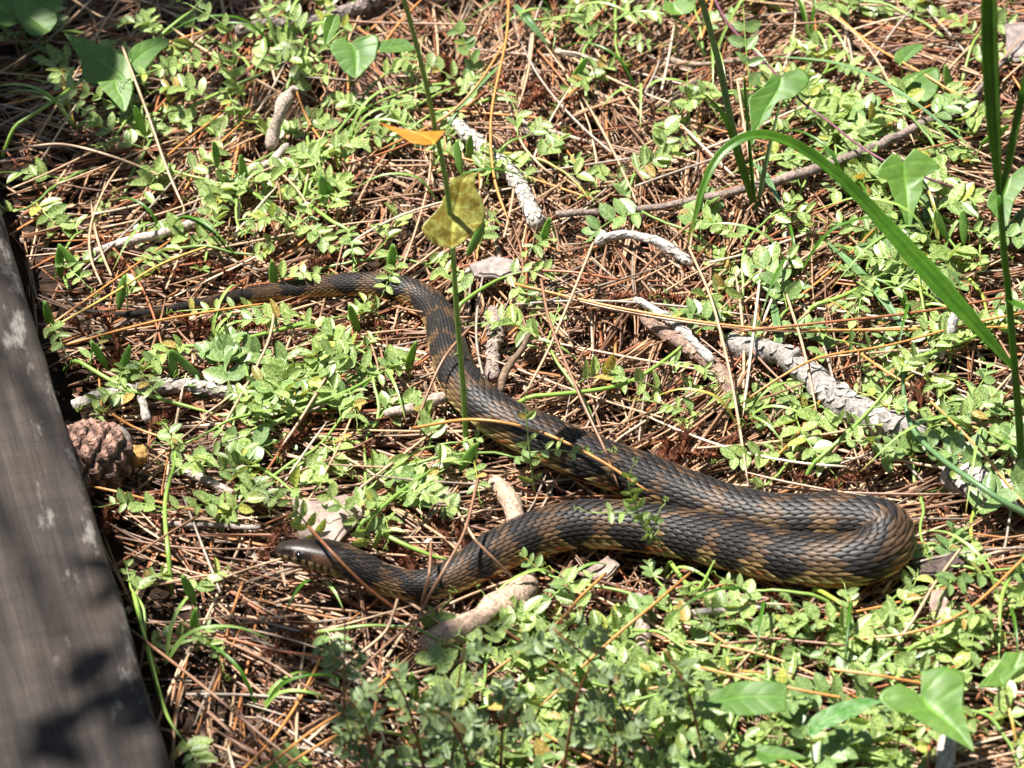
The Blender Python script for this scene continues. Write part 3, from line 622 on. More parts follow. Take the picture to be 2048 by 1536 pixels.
def traced_leaf(rows, h, n, mat, parent, O, fold=.12, name='leaf', wave=.02, thick=.00025, cup=0.0, h0=None):
    """rows of photo pixels (L, M, R) laid on the leaf's own plane through its centre at height h"""
    mid = np.mean([r[1] for r in rows], axis=0); p0 = G(mid[0], mid[1], h); n = nrm(n)
    R3 = [tuple(on_plane(q[0], q[1], p0, n) for q in r) for r in rows]
    v, f, cs = blade_surface(R3, n, 25, fold, cup, 9, wave); mb = MB(); mb.add(v, f, cs); me = mb.mesh(name, mat, O)
    o = obj(name, me, parent); sm = o.modifiers.new('thickness', 'SOLIDIFY'); sm.thickness = thick; sm.offset = 0
    return o, R3
def stem(pts3, r0, r1, parent, O, mat=None, colr=(1, 1, 1), name='stem', n=24, sides=7):
    P = catmull(np.array(pts3), n); v, f = tube(P, np.linspace(r0, r1, n), sides); mb = MB(); mb.add(v, f, colr); return obj(name, mb.mesh(name, mat or M_stem, O), parent)
PURP = (.17, .06, .09)
# greenbrier with thorny stem, one orange and one mottled yellow leaf
def greenbrier():
    pts = [(932, 893, -.005), (928, 800, .046), (920, 700, .096), (912, 600, .145), (905, 490, .198), (893, 370, .256), (872, 265, .308), (848, 150, .366), (825, 60, .412), (803, -20, .455)]
    P = [C+ray(a, b)*((h+0.0-C[2])/ray(a, b)[2]) for a, b, h in pts]
    # stand the stem up: all points share the depth of the foot, leaning slightly
    foot = G(932, 893, -.005); P = []
    for a, b, h in pts: d = ray(a, b); P.append(C+d*((foot[1]-.02*(893-b)/893-C[1])/d[1]))
    root = empty('greenbrier', foot); O = np.array(root.location); tag(root, 'thorny green greenbrier stem rising past the snake with one orange and one yellow leaf', 'greenbrier')
    stem(P, .0021, .0016, root, O, leaf_mat('briar_stem', (.20, .34, .06), (.30, .42, .12), .4, 120, .3, .2, vary=.05), n=50, sides=10)
    PP = catmull(np.array(P), 60)
    for i, sg in ((8, 1), (13, -1), (17, 1), (21, 1), (26, -1), (31, 1), (37, -1), (44, 1), (51, -1), (24, 1), (30, -1)):
        T = nrm(PP[i+1]-PP[i]); d = nrm(np.array([sg*1.0, -.4, .1])); d = nrm(d-T*np.dot(d, T)); q = PP[i]
        v, f = tube(np.array([q+d*.001, q+d*.0035+T*.0003, q+d*.0062-T*.0006]), [.0010, .0006, .0001], 6); mb = MB(); mb.add(v, f, (.95, .8, .6)); obj('thorn', mb.mesh('thorn', M_stem, O), root)
    def lf(rows, a, b, off, n, mat, fold, wave):
        d = ray(a, b); p0 = C+d*((foot[1]+off-C[1])/d[1]); n = nrm(n); R3 = [tuple(on_plane(q[0], q[1], p0, n) for q in r) for r in rows]
        v, f, cs = blade_surface(R3, n, 25, fold, 0, 9, wave); mb = MB(); mb.add(v, f, cs); o = obj('leaf', mb.mesh('briar_leaf', mat, O), root); sm = o.modifiers.new('thickness', 'SOLIDIFY'); sm.thickness = .0004; return o, R3
    o, R3 = lf([((850, 290), (868, 288), (886, 268)), ((822, 285), (862, 278), (889, 262)), ((795, 267), (835, 266), (872, 262)), ((772, 254), (795, 256), (830, 262)), ((757, 244), (758, 246), (760, 248))], 830, 265, -.025, (.05, .12, 1), M_orange, .05, .02)
    o['label'] = 'orange leaf seen edge-on'
    stem([PP[39], PP[39]+np.array([-.004, -.008, -.004]), R3[0][1]], .0009, .0007, root, O, name='leaf_stalk', n=10)
    o, R3 = lf([((870, 492), (905, 496), (915, 492)), ((848, 468), (905, 480), (945, 468)), ((846, 450), (906, 455), (970, 438)), ((878, 415), (910, 425), (966, 405)), ((898, 372), (916, 390), (950, 372)), ((902, 358), (925, 360), (950, 352)), ((935, 348), (943, 346), (952, 346))], 910, 425, -.010, (.25, -.75, .62), M_yellow, .10, .04)
    o['label'] = 'mottled yellow-green leaf behind the stem'
    stem([PP[26], PP[26]+np.array([.001, -.004, .001]), R3[0][1]], .0009, .0007, root, O, name='leaf_stalk', n=10)
greenbrier()
def simple_leaf_plant(name, label, cat, leaves, petioles, group=None):
    """leaves: (rows, h, normal, mat, fold); petioles: list of [(px,py,h)...] running from the ground to each leaf's base"""
    foot = G(*petioles[0][0]); root = empty(name, foot); O = np.array(root.location); tag(root, label, cat, group)
    for (rows, h, n, mat, fold), pt in zip(leaves, petioles):
        o, R3 = traced_leaf(rows, h, n, mat, root, O, fold); P = [G(*q) for q in pt]; P[-1] = R3[0][1]
        if len(P) > 1: stem(P, .0009, .0007, root, O, name='petiole', n=16)
    return root
simple_leaf_plant('greenbrier_seedling', 'bright arrow-shaped greenbrier leaf with two long lobes beside pale vetch', 'seedling', [
    ([((268, 180), (266, 172), (262, 165)), ((232, 186), (256, 170), (268, 158)), ((190, 170), (240, 150), (262, 130)), ((168, 160), (205, 120), (262, 120)), ((160, 120), (175, 95), (190, 85)), ((128, 66), (130, 66), (135, 68))], .040, (-.15, -.35, 1), M_broad, .10),
    ([((262, 160), (250, 150), (248, 140)), ((290, 140), (270, 120), (258, 105)), ((318, 106), (300, 98), (280, 86)), ((336, 92), (328, 84), (315, 76)), ((339, 84), (338, 80), (334, 76))], .042, (.1, -.35, 1), M_broad, .08),
    ([((195, 165), (230, 160), (262, 158)), ((205, 180), (235, 180), (266, 176)), ((225, 200), (245, 198), (262, 195)), ((245, 222), (249, 224), (252, 222))], .036, (0, -.55, 1), M_broad, .08)],
    [[(262, 262, -.004), (262, 225, .015), (258, 185, .03), (264, 170, .04)], [(262, 262, -.004), (262, 225, .015), (258, 185, .03), (250, 150, .04)], [(262, 262, -.004), (262, 225, .015), (258, 185, .03), (235, 165, .04)]])
simple_leaf_plant('shaded_seedling', 'broad dark green leaf in deep shade at the far corner of the plank', 'seedling', [
    ([((10, -10), (20, 20), (40, -15)), ((30, 25), (45, 30), (70, 5)), ((45, 52), (75, 45), (105, 20)), ((62, 70), (92, 58), (114, 30)), ((85, 72), (100, 62), (114, 45))], .05, (-.1, -.3, 1), M_broad, .05),
    ([((-40, -30), (-20, 0), (10, -30)), ((-30, 20), (10, 20), (60, -20)), ((0, 50), (40, 30), (90, -10)), ((50, 50), (70, 20), (124, -5)), ((100, 45), (112, 25), (124, 10))], .042, (.1, -.2, 1), M_broad, .05)],
    [[(60, 120, -.004), (50, 70, .02), (20, 20, .04)], [(60, 120, -.004), (30, 70, .02), (-20, 0, .04)]])
simple_leaf_plant('morning_glory', 'pale three-lobed heart-shaped leaf with a small folded leaf above it', 'morning glory', [
    ([((688, 75), (700, 88), (715, 75)), ((668, 82), (704, 92), (748, 70)), ((660, 100), (710, 104), (758, 80)), ((672, 120), (712, 118), (755, 100)), ((685, 140), (712, 132), (750, 118)), ((700, 152), (712, 146), (735, 135)), ((708, 157), (711, 157), (715, 155))], .042, (0, -.5, 1), M_broad, .08),
    ([((752, 85), (757, 95), (758, 105)), ((775, 80), (778, 95), (780, 106)), ((795, 78), (798, 90), (800, 105)), ((812, 80), (813, 90), (815, 103)), ((830, 96), (831, 98), (832, 100))], .042, (.1, -.4, 1), M_broad, .08),
    ([((648, 88), (652, 90), (656, 86)), ((646, 62), (658, 66), (668, 70)), ((648, 45), (664, 50), (678, 55)), ((655, 33), (668, 36), (680, 38)), ((668, 29), (673, 30), (678, 31))], .055, (.35, -.55, .8), M_broad, .25)],
    [[(700, 175, -.004), (702, 140, .02), (700, 88, .042)], [(700, 175, -.004), (730, 140, .02), (757, 95, .042)], [(700, 175, -.004), (695, 110, .03), (690, 60, .05), (652, 90, .055)]])
# purple vine with hastate leaves
def purple_vine():
    V = [(1425, -10, .03), (1455, 45, .03), (1500, 95, .035), (1545, 140, .038), (1600, 200, .035), (1660, 245, .03), (1710, 285, .032), (1775, 325, .034), (1850, 355, .028), (1920, 378, .022), (1985, 398, .018), (2060, 420, .01)]
    P = [G(*q) for q in V]; root = empty('bindweed_vine', (P[0][0], P[0][1], float(H(P[0][0], P[0][1])))); O = np.array(root.location)
    tag(root, 'thin purple bindweed vine carrying three drooping arrowhead leaves', 'bindweed'); stem(P, .0010, .0010, root, O, M_redstem, PURP, n=50)
    Lf = [([((1578, 142), (1560, 150), (1545, 150)), ((1605, 140), (1562, 158), (1525, 175)), ((1618, 165), (1555, 180), (1505, 190)), ((1590, 195), (1540, 205), (1497, 200)), ((1555, 205), (1528, 225), (1498, 215)), ((1540, 235), (1520, 245), (1500, 240)), ((1520, 252), (1512, 260), (1502, 256)), ((1508, 288), (1505, 290), (1502, 288))], .046, (.1, -.5, 1)),
          ([((1785, 307), (1806, 322), (1828, 297)), ((1762, 330), (1808, 333), (1858, 314)), ((1752, 352), (1810, 350), (1879, 336)), ((1774, 362), (1812, 366), (1850, 352)), ((1783, 388), (1814, 388), (1846, 380)), ((1794, 410), (1815, 410), (1836, 405)), ((1806, 432), (1817, 430), (1828, 425)), ((1815, 467), (1817, 469), (1820, 467))], .036, (0, -.62, .8)),
          ([((2005, 345), (2020, 352), (2045, 332)), ((1992, 372), (2015, 368), (2056, 345)), ((1978, 392), (2008, 390), (2050, 372)), ((1974, 410), (2000, 405), (2030, 400)), ((1985, 425), (2005, 420), (2022, 425)), ((2005, 452), (2010, 455), (2016, 452))], .03, (0, -.5, 1))]
    att = [(4, -.3), (7, .3), (10, .3)]
    for (rows, h, n), (k, _) in zip(Lf, att):
        o, R3 = traced_leaf(rows, h, n, M_broad, root, O, .14, thick=.0003); stem([P[k], (P[k]+R3[0][1])/2+np.array([0, 0, .003]), R3[0][1]], .0008, .0006, root, O, M_redstem, PURP, 'petiole', 10)
purple_vine()
simple_leaf_plant('bindweed_seedling', 'large grey-green arrowhead leaf with pointed drooping tip before the snake', 'bindweed', [
    ([((1800, 1368), (1842, 1390), (1842, 1345)), ((1768, 1380), (1846, 1396), (1885, 1336)), ((1758, 1398), (1852, 1404), (1925, 1350)), ((1782, 1420), (1862, 1416), (1928, 1375)), ((1812, 1428), (1876, 1428), (1925, 1405)), ((1848, 1450), (1894, 1445), (1930, 1430)), ((1890, 1472), (1915, 1462), (1934, 1450)), ((1922, 1488), (1932, 1482), (1942, 1476)), ((1946, 1502), (1947, 1503), (1949, 1502))], .055, (0, -.28, 1), M_broad, .10)],
    [[(1790, 1520, -.004), (1800, 1470, .03), (1842, 1390, .055)]])
simple_leaf_plant('bindweed_seedling', 'flat dull green shield leaf on a purple stalk among dense vetch', 'bindweed', [
    ([((1402, 1408), (1405, 1410), (1410, 1413)), ((1440, 1380), (1445, 1400), (1450, 1420)), ((1470, 1364), (1485, 1392), (1480, 1432)), ((1520, 1362), (1525, 1392), (1525, 1430)), ((1568, 1368), (1560, 1395), (1555, 1426)), ((1574, 1375), (1573, 1398), (1572, 1424))], .055, (0, -.3, 1), M_broad, .06)],
    [[(1470, 1515, -.004), (1478, 1470, .03), (1405, 1410, .055)]])
simple_leaf_plant('greenbrier_seedling', 'shiny mottled pointed greenbrier leaf beside the large arrowhead leaf', 'seedling', [
    ([((1618, 1470), (1620, 1472), (1624, 1474)), ((1620, 1440), (1640, 1448), (1645, 1462)), ((1650, 1418), (1670, 1430), (1675, 1450)), ((1690, 1402), (1705, 1414), (1715, 1432)), ((1728, 1396), (1735, 1404), (1740, 1415)), ((1765, 1402), (1766, 1403), (1767, 1404))], .045, (-.1, -.3, 1), M_glossy, .12)],
    [[(1630, 1560, -.004), (1626, 1520, .02), (1620, 1472, .045)]])
simple_leaf_plant('bindweed_seedling', 'tall green arrowhead leaf leaning by the tall grass before the snake', 'bindweed', [
    ([((1985, 1345), (1998, 1352), (2010, 1340)), ((1970, 1370), (2008, 1372), (2060, 1330)), ((1955, 1375), (2015, 1360), (2075, 1310)), ((1990, 1335), (2030, 1330), (2080, 1300)), ((2010, 1305), (2040, 1305), (2080, 1290))], .05, (0, -.4, 1), M_broad, .08)],
    [[(2000, 1430, -.004), (1998, 1400, .02), (1998, 1352, .05)]])
simple_leaf_plant('bindweed_seedling', 'dark low leaf curled over its purple stalk below the shield leaf', 'bindweed', [
    ([((1510, 1490), (1515, 1500), (1512, 1515)), ((1530, 1492), (1535, 1508), (1530, 1530)), ((1560, 1496), (1562, 1510), (1560, 1520)), ((1590, 1505), (1590, 1512), (1588, 1520)), ((1612, 1515), (1612, 1516), (1612, 1518))], .03, (0, -.2, 1), M_broad, .2)],
    [[(1545, 1560, -.004), (1530, 1535, .01), (1515, 1500, .03)]])
simple_leaf_plant('bindweed_seedling', 'small pale green leaf among the far vetch near the purple vine', 'bindweed', [
    ([((1788, 122), (1800, 128), (1812, 125)), ((1790, 108), (1815, 112), (1832, 108)), ((1805, 96), (1825, 100), (1843, 100)), ((1822, 90), (1835, 93), (1846, 94)), ((1842, 88), (1844, 89), (1846, 90))], .03, (0, -.4, 1), M_broad, .08)],
    [[(1805, 180, -.004), (1805, 150, .015), (1800, 128, .03)]])
simple_leaf_plant('bindweed_seedling', 'broad soft green leaf half hidden behind the far vetch pods', 'bindweed', [
    ([((1785, 150), (1800, 160), (1815, 150)), ((1783, 172), (1815, 170), (1868, 135)), ((1792, 190), (1830, 180), (1880, 150)), ((1812, 205), (1840, 195), (1872, 185)), ((1845, 208), (1850, 205), (1856, 200))], .018, (0, -.4, 1), M_broad, .08)],
    [[(1800, 215, -.004), (1795, 190, .008), (1800, 160, .018)]])
simple_leaf_plant('bindweed_seedling', 'dark heart-shaped leaf at the back above the far bare needles', 'bindweed', [
    ([((1330, 0), (1345, 5), (1360, -5)), ((1325, 18), (1350, 18), (1385, 5)), ((1340, 28), (1360, 25), (1392, 15)), ((1355, 30), (1365, 29), (1380, 26))], .04, (0, -.4, 1), M_broad, .08)],
    [[(1350, 90, -.004), (1352, 50, .02), (1345, 5, .04)]])
# tall grass on the right, its long arching blade
def ribbon(pts3, widths, parent, O, mat, name='blade', n=40, side=None, vfold=.35, nv=None):
    P = catmull(np.array(pts3), n); T = np.gradient(P, axis=0); T /= np.linalg.norm(T, axis=1)[:, None]
    W = np.interp(np.linspace(0, 1, n), np.linspace(0, 1, len(widths)), widths); v = []; cs = []; nv = np.array(nv if nv is not None else (0, -.5, .85))
    for i in range(n):
        s = nrm(np.cross(T[i], nv)); up = np.cross(s, T[i])
        dry = max(0, (i/(n-1)-.93)/.07); kink = .10*W[i]*mnoise.noise(Vector((i*.35, len(pts3), 2)))
        for c in range(11):
            u = -1+c*.2; v.append(P[i]+s*(W[i]*u*(1+.06*mnoise.noise(Vector((i*.8, u, 5))))+kink)+up*(abs(u)*W[i]*vfold+.04*W[i]*(c % 2)+kink)); q = (.72 if c == 5 else (1.18 if c % 2 else .84))*(1+.25*mnoise.noise(Vector((i*.25, u*.7, len(widths)))))
            cs.append((q*(1+1.6*dry), q*(1-.1*dry), q*(1+.3*dry)))
    f = [(i*11+c, i*11+c+1, (i+1)*11+c+1, (i+1)*11+c) for i in range(n-1) for c in range(10)]
    mb = MB(); mb.add(v, f, cs); o = obj(name, mb.mesh(name, mat, O), parent); sm = o.modifiers.new('thickness', 'SOLIDIFY'); sm.thickness = .00025; return o
def up_from(foot, a, b, lean=0.0):
    d = ray(a, b); return C+d*((foot[1]+lean-C[1])/d[1])
def tall_grass():
    foot = G(2046, 1010, -.006); root = empty('tall_grass', foot); O = np.array(root.location); tag(root, 'tall grass stalk with a long blade arching over the far needles', 'grass')
    Ps = [foot]+[up_from(foot, a, b) for a, b in ((2040, 870), (2030, 740), (2018, 600), (2006, 480), (2000, 390))]
    stem(Ps, .0030, .0022, root, O, M_grass, n=30, sides=9)
    A = Ps[2]
    # arching blade: out of the node, up and back, then over
    pb = [A, up_from(foot, 1950, 650, .01), up_from(foot, 1850, 540, .03), up_from(foot, 1760, 440, .05), up_from(foot, 1690, 365, .06), up_from(foot, 1615, 305, .065), up_from(foot, 1545, 273, .065), up_from(foot, 1490, 275, .06), up_from(foot, 1440, 310, .05), up_from(foot, 1408, 370, .035), up_from(foot, 1388, 440, .02), up_from(foot, 1374, 495, .01)]
    ribbon(pb, [.0018, .0042, .0066, .0072, .0060, .0048, .0042, .0038, .0034, .003, .002, .0003], root, O, M_grass, n=70)
    B = Ps[5]
    ribbon([B, up_from(foot, 1992, 250, -.005), up_from(foot, 1985, 100, -.01), up_from(foot, 1983, -30, -.015)], [.0024, .0066, .0076, .0066], root, O, M_grass, n=30, nv=(-.75, -.65, .2))
    ribbon([B, up_from(foot, 2018, 330, -.01), up_from(foot, 2036, 240, -.02), up_from(foot, 2060, 120, -.02)], [.0020, .0034, .0034, .002], root, O, M_grass, n=24, nv=(-.75, -.65, .2))
    ribbon([Ps[3], up_from(foot, 2040, 612, -.02), up_from(foot, 2070, 625, -.03), up_from(foot, 1990, 600, -.03)][:3], [.002, .003, .001], root, O, M_grass, n=16)
tall_grass()
def grass_clump(foot_px, label, blades, mats, name='grass_clump'):
    foot = G(*foot_px, -.006); root = empty(name, foot); O = np.array(root.location); tag(root, label, 'grass')
    for pts, w, mi in blades:
        P = [foot]+[up_from(foot, a, b, l) for a, b, l in pts]; ribbon(P, w, root, O, mats[mi], n=26, nv=(-.5, -.7, .5))
    return root
grass_clump((1512, 430), 'upright blue-green grass clump beside the drooping arrowhead leaf', [
    ([(1490, 340, 0), (1465, 250, 0), (1440, 130, .0), (1405, 0, -.01), (1395, -40, -.01)], [.0012, .0026, .0032, .0030, .0028, .0026], 1),
    ([(1480, 320, -.005), (1455, 240, -.01), (1412, 190, -.02)], [.0015, .0030, .0034, .0006], 0),
    ([(1503, 330, .002), (1496, 250, .004), (1488, 150, .006)], [.0016, .0018, .0014, .0008], 0),
    ([(1530, 340, -.015), (1545, 270, -.02), (1562, 200, -.02)], [.0010, .0024, .0016, .0008], 1),
    ([(1500, 370, -.01), (1480, 300, -.01)], [.0014, .0016, .0010], 0)], [M_grass, M_grassb])
def flat_blades(name, label, strips, mat, group=None):
    for i, (pts, w) in enumerate(strips):
        P = [G(*q) for q in pts]; root = empty(name, P[0]); O = np.array(root.location); tag(root, label[i], 'grass blade', group); ribbon(P, w, root, O, mat, n=30, nv=(0, -.2, 1), vfold=.2)
flat_blades('fallen_blade', ['pale blue-green flat grass blade lying behind the snake towards the grey branch', 'short pale grass blade pointing at the grey branch', 'grey-green blade bent under the arching grass', 'grey-green flat blade leaning behind the far catkins', 'green curved blade beside the scaly twig', 'long straight grass blade across the purple vine'],
    [([(1655, 485, .010), (1710, 535, .022), (1775, 610, .022), (1850, 722, .006)], [.001, .0034, .0032, .0005]), ([(1545, 585, .006), (1552, 640, .018), (1562, 700, .016), (1567, 742, .008)], [.001, .003, .003, .0004]), ([(1562, 410, .03), (1530, 350, .03), (1500, 320, .02)][::-1], [.0006, .003, .001]),
     ([(1030, 10, .02), (1055, 40, .02), (1080, 70, .012), (1100, 95, .004)], [.002, .0036, .003, .0005]), ([(1000, 130, .012), (950, 180, .02), (905, 235, .016), (895, 270, .004)], [.0008, .0018, .0018, .0006]), ([(1545, 112, .02), (1680, 128, .03), (1800, 185, .03), (1950, 300, .015)], [.0006, .0018, .0018, .0008])], M_grassb)
def bent_grass():
    P = [G(1812, 705, .05), G(1806, 760, .045), G(1812, 815, .035), G(1830, 865, .03), G(1880, 915, .03), (G(1950, 965, .03)), G(2010, 1005, .025), G(2075, 1040, .015)]
    root = empty('bent_grass', (P[-1][0], P[-1][1], P[-1][2]-.02)); O = np.array(root.location); tag(root, 'dark green grass stem bent in a curve beside the grey branch end', 'grass')
    stem(P, .0015, .0024, root, O, M_grassb, n=40); ribbon([P[1], G(1808, 725, .05), G(1818, 700, .055)], [.0016, .003, .0016], root, O, M_grass, 'blade', 12)
    Q = [G(2075, 1040, .015), G(2090, 1050, -.005)]; stem([P[-1], Q[1]], .0024, .0024, root, O, M_grassb, n=6)
bent_grass()

# ================================================================== VETCH
def leaflet_mesh(name, ar, fold, mat, curl=0.0, seed=0):
    rr = random.Random(seed); n = 7; v = []; cs = []
    for i in range(n):
        t_ = i/(n-1); w = ar*.5*(max(0, math.sin(math.pi*(.04+.955*t_)))**.62)*(1+.10*math.cos(math.pi*t_))
        if i == n-1: w = .012
        if i == 0: w = .03
        z = curl*(t_-.3)**2
        for u in (-1, -.5, 0, .5, 1):
            v.append((t_, w*u, z+fold*abs(u)*w+rr.uniform(-.012, .012)*(abs(u) > .6))); cs.append((1.18, 1.15, 1.1) if u == 0 else (1, 1, 1))
    f = [(i*5+c, (i+1)*5+c, (i+1)*5+c+1, i*5+c+1) for i in range(n-1) for c in range(4)]
    mb = MB(); mb.add(v, f, cs); return mb.mesh(name, mat)
LEAF = [leaflet_mesh('vetch_leaflet', a, fo, M_vetch, cu, i) for i, (a, fo, cu) in enumerate([(.5, .25, -.1), (.55, .4, .05), (.45, .15, -.2), (.62, .3, 0), (.40, .5, -.15), (.52, .9, .05)])]
LEAFB = [leaflet_mesh('vetch_leaflet_blue', a, fo, M_vetchd, cu, i+20) for i, (a, fo, cu) in enumerate([(.55, .2, -.1), (.6, .3, .0), (.66, .15, -.1), (.5, .4, -.2)])]
SHL = [leaflet_mesh('shrub_leaflet', a, fo, M_shrub, cu, i+40) for i, (a, fo, cu) in enumerate([(.5, .2, -.1), (.6, .3, .0), (.55, .5, -.2)])]
def pod_mesh(seed):
    rr = random.Random(seed); n = 11; k = 8; v = []; bend = rr.uniform(-.1, .1)
    for i in range(n):
        t_ = i/(n-1); w = .118*(max(.02, math.sin(math.pi*(.03+.94*t_)))**.55)*(.92+.16*t_); th = w*(.26+.12*math.sin(t_*6.28*5))
        for q in range(k): a = 2*math.pi*q/k; v.append((t_, w*math.cos(a)+bend*(t_-.5)**2, th*math.sin(a)))
    v.append((1.06, bend*.25+.03, 0)); f = [(i*k+q, (i+1)*k+q, (i+1)*k+(q+1) % k, i*k+(q+1) % k) for i in range(n-1) for q in range(k)]
    f += [((n-1)*k+q, n*k, (n-1)*k+(q+1) % k) for q in range(k)]+[tuple(range(k))]; mb = MB(); mb.add(v, f, (1, 1, 1)); return mb.mesh('pod', M_pod)
PODS = [pod_mesh(i) for i in range(4)]
def place(o, p, X, Z, s, sy=None):
    X = nrm(X); Z = np.asarray(Z, float); Y = np.cross(Z, X)
    if np.linalg.norm(Y) < 1e-4: Y = np.cross([1, 0, 0], X)
    Y = nrm(Y); Z = np.cross(X, Y); sy = sy or s
    o.matrix_local = Matrix(((X[0]*s, Y[0]*sy, Z[0]*s, p[0]), (X[1]*s, Y[1]*sy, Z[1]*s, p[1]), (X[2]*s, Y[2]*sy, Z[2]*s, p[2]), (0, 0, 0, 1)))
def tendril(start, d, L, rr, turns=2.2):
    d = nrm(d); a = nrm(np.cross(d, [rr.uniform(-1, 1), rr.uniform(-1, 1), rr.uniform(-1, 1)])); b_ = np.cross(d, a); P = []
    for i in range(20):
        t_ = i/19; rad = L*.22*t_*(1-.35*t_); an = turns*6.28*t_**1.6; P.append(start+d*L*t_*(1-.45*t_)+a*rad*math.sin(an)+b_*rad*(1-math.cos(an))*.7)
    return tube(np.array(P), np.linspace(.00032, .00016, 20), 4, False)
def compound_leaf(root, O, P, pairs, size, rr, leafset=None, up=(0, -.25, 1), tend=True, r=.0006, ang=1.05, alt=False, jitter=.35):
    """P: dense rachis points (world). Builds leaf (rachis) > leaflets, tendril"""
    leafset = leafset or LEAF; n = len(P); mb = MB(); v, f = tube(P, np.linspace(r, r*.55, n), 5); mb.add(v, f)
    lf = obj('leaf', mb.mesh('rachis', M_stem, O), root)
    for j in range(pairs):
        t_ = .16+.80*(j+.3)/pairs
        for sg in (1, -1):
            if rr.random() < .06: continue
            tt = min(.99, t_+(.04 if alt and sg > 0 else 0)+rr.uniform(-.02, .02)); i = int(tt*(n-1)); T = nrm(P[min(i+1, n-1)]-P[max(i-1, 0)])
            u = nrm(np.array(up)+np.array([rr.gauss(0, jitter*.5), rr.gauss(0, jitter*.5), 0])); S = nrm(np.cross(T, u)); u2 = np.cross(S, T)
            a = ang+rr.gauss(0, .2); lift = rr.gauss(.22, jitter)
            X = nrm(T*math.cos(a)+S*sg*math.sin(a)*math.cos(lift)+u2*math.sin(a)*math.sin(lift))
            Z = nrm(u2*math.cos(lift)-S*sg*math.sin(lift)+np.array([rr.gauss(0, .2), rr.gauss(0, .2), 0]))
            s = size*rr.uniform(.8, 1.2)*(1-.28*t_); o = obj('leaflet', rr.choice(leafset), lf); place(o, P[i]-O, X, Z, s, s*rr.uniform(.85, 1.2))
    if tend:
        T = nrm(P[-1]-P[-2]); v, f = tendril(P[-1], T, rr.uniform(.014, .030), rr, rr.uniform(1.2, 2.6)); mb = MB(); mb.add(v, f, (1.1, 1.1, .8)); obj('tendril', mb.mesh('tendril', M_stem, O), lf)
    return lf
def clear_plank(P, h=0):
    P = np.array(P); ins = in_plank(P[:, 0], P[:, 1], .004); P[ins, 2] = np.maximum(P[ins, 2], PH+.003); return P
def free_of_snake(P):
    # let shoots lie over the animal's back instead of through it
    for i in range(len(P)):
        d = np.hypot(SC[:, 0]-P[i, 0], SC[:, 1]-P[i, 1]); j = d.argmin(); r = SC[j, 3]
        if d[j] < r+.002: P[i, 2] = max(P[i, 2], SC[j, 2]+math.sqrt(max(0, (r+.002)**2-d[j]**2))*.96)
    return P
SPX = np.array([(*proj(q[:3]), q[3]/scl(q[:3])) for q in SC[::4]])
def hits_snake(P, m):
    for p in P:
        a, b_ = proj(p)
        if 125 < a < 310 and 825 < b_ < 1000: return True      # the cone and the yellow chunk stay clear
        if (np.hypot(SPX[:, 0]-a, SPX[:, 1]-b_) < SPX[:, 2]+m).any(): return True
    return False
def vetch(px, py, head, L, hgt, nl, size, rr, leafset=None, label=None, group=None, pods=0, stiff=False, pairs=(4, 6), name='vetch', rstem=.0014, cat='vetch'):
    base = G(px, py, -.004); w = where(px, py)
    n = 26; th = head; q = base[:2].copy(); P = []; k = rr.gauss(0, 4.0)
    for i in range(n):
        t_ = i/(n-1); z = float(H(q[0], q[1]))-.004+hgt*math.sin(min(1, t_*1.25)*math.pi*.62)+.003*mnoise.noise(Vector((q[0]*40, q[1]*40, 2)))
        P.append((q[0], q[1], z)); th += k*L/n+rr.gauss(0, .09); q = q+np.array([math.cos(th), math.sin(th)])*L/n*(1 if not stiff else .45)
    P = clear_plank(P)
    if hits_snake(P, 12) or (P[:, 2] > PH).any() or in_plank(P[:, 0], P[:, 1], .006).any(): return None
    root = empty(name, base); O = np.array(root.location)
    lk = ('blue-green' if leafset is LEAFB else 'pale green')+' '+('large-leaved' if size > .017 else 'small-leaved')+' vetch '+('standing up' if hgt > .017 else 'creeping flat')+' '
    tag(root, label or (lk+w), cat, group or (lk+w))
    mb = MB(); v, f = tube(P, np.linspace(rstem*1.15, rstem*.6, n), 5); mb.add(v, f); obj('stem', mb.mesh('vetch_stem', M_stem, O), root)
    for j in range(nl):
        t_ = (j+.7)/(nl+.2); i = min(n-2, int(t_*(n-1))); T = nrm(P[i+1]-P[i]); sg = 1 if j % 2 else -1
        a = math.atan2(T[1], T[0])+sg*rr.uniform(.5, 1.2); ln = rr.uniform(.036, .058)*size/.0155; el = rr.uniform(.05, .75)
        Q = []
        for e in range(14):
            s_ = e/13; Q.append(P[i]+np.array([math.cos(a+sg*.4*s_)*math.cos(el), math.sin(a+sg*.4*s_)*math.cos(el), 0])*ln*s_+np.array([0, 0, ln*(math.sin(el)*s_-.35*s_*s_)]))
        Q = np.array(Q); Q[:, 2] = np.maximum(Q[:, 2], H(Q[:, 0], Q[:, 1])+.002); Q[0] = P[i]; Q = clear_plank(Q)
        if hits_snake(Q, 22) or in_plank(Q[:, 0], Q[:, 1], .012).any(): continue
        compound_leaf(root, O, Q, rr.randint(*pairs), size*rr.uniform(.8, 1.15), rr, leafset, tend=rr.random() < .75)
    if nl:   # growing tip: small crowded leaflets
        T = nrm(P[-1]-P[-3]); Q = np.array([P[-1]+T*.016*e/7+np.array([0, 0, .006*(e/7)]) for e in range(8)]); compound_leaf(root, O, Q, 3, size*.6, rr, leafset, tend=rr.random() < .5)
    return root, P, O
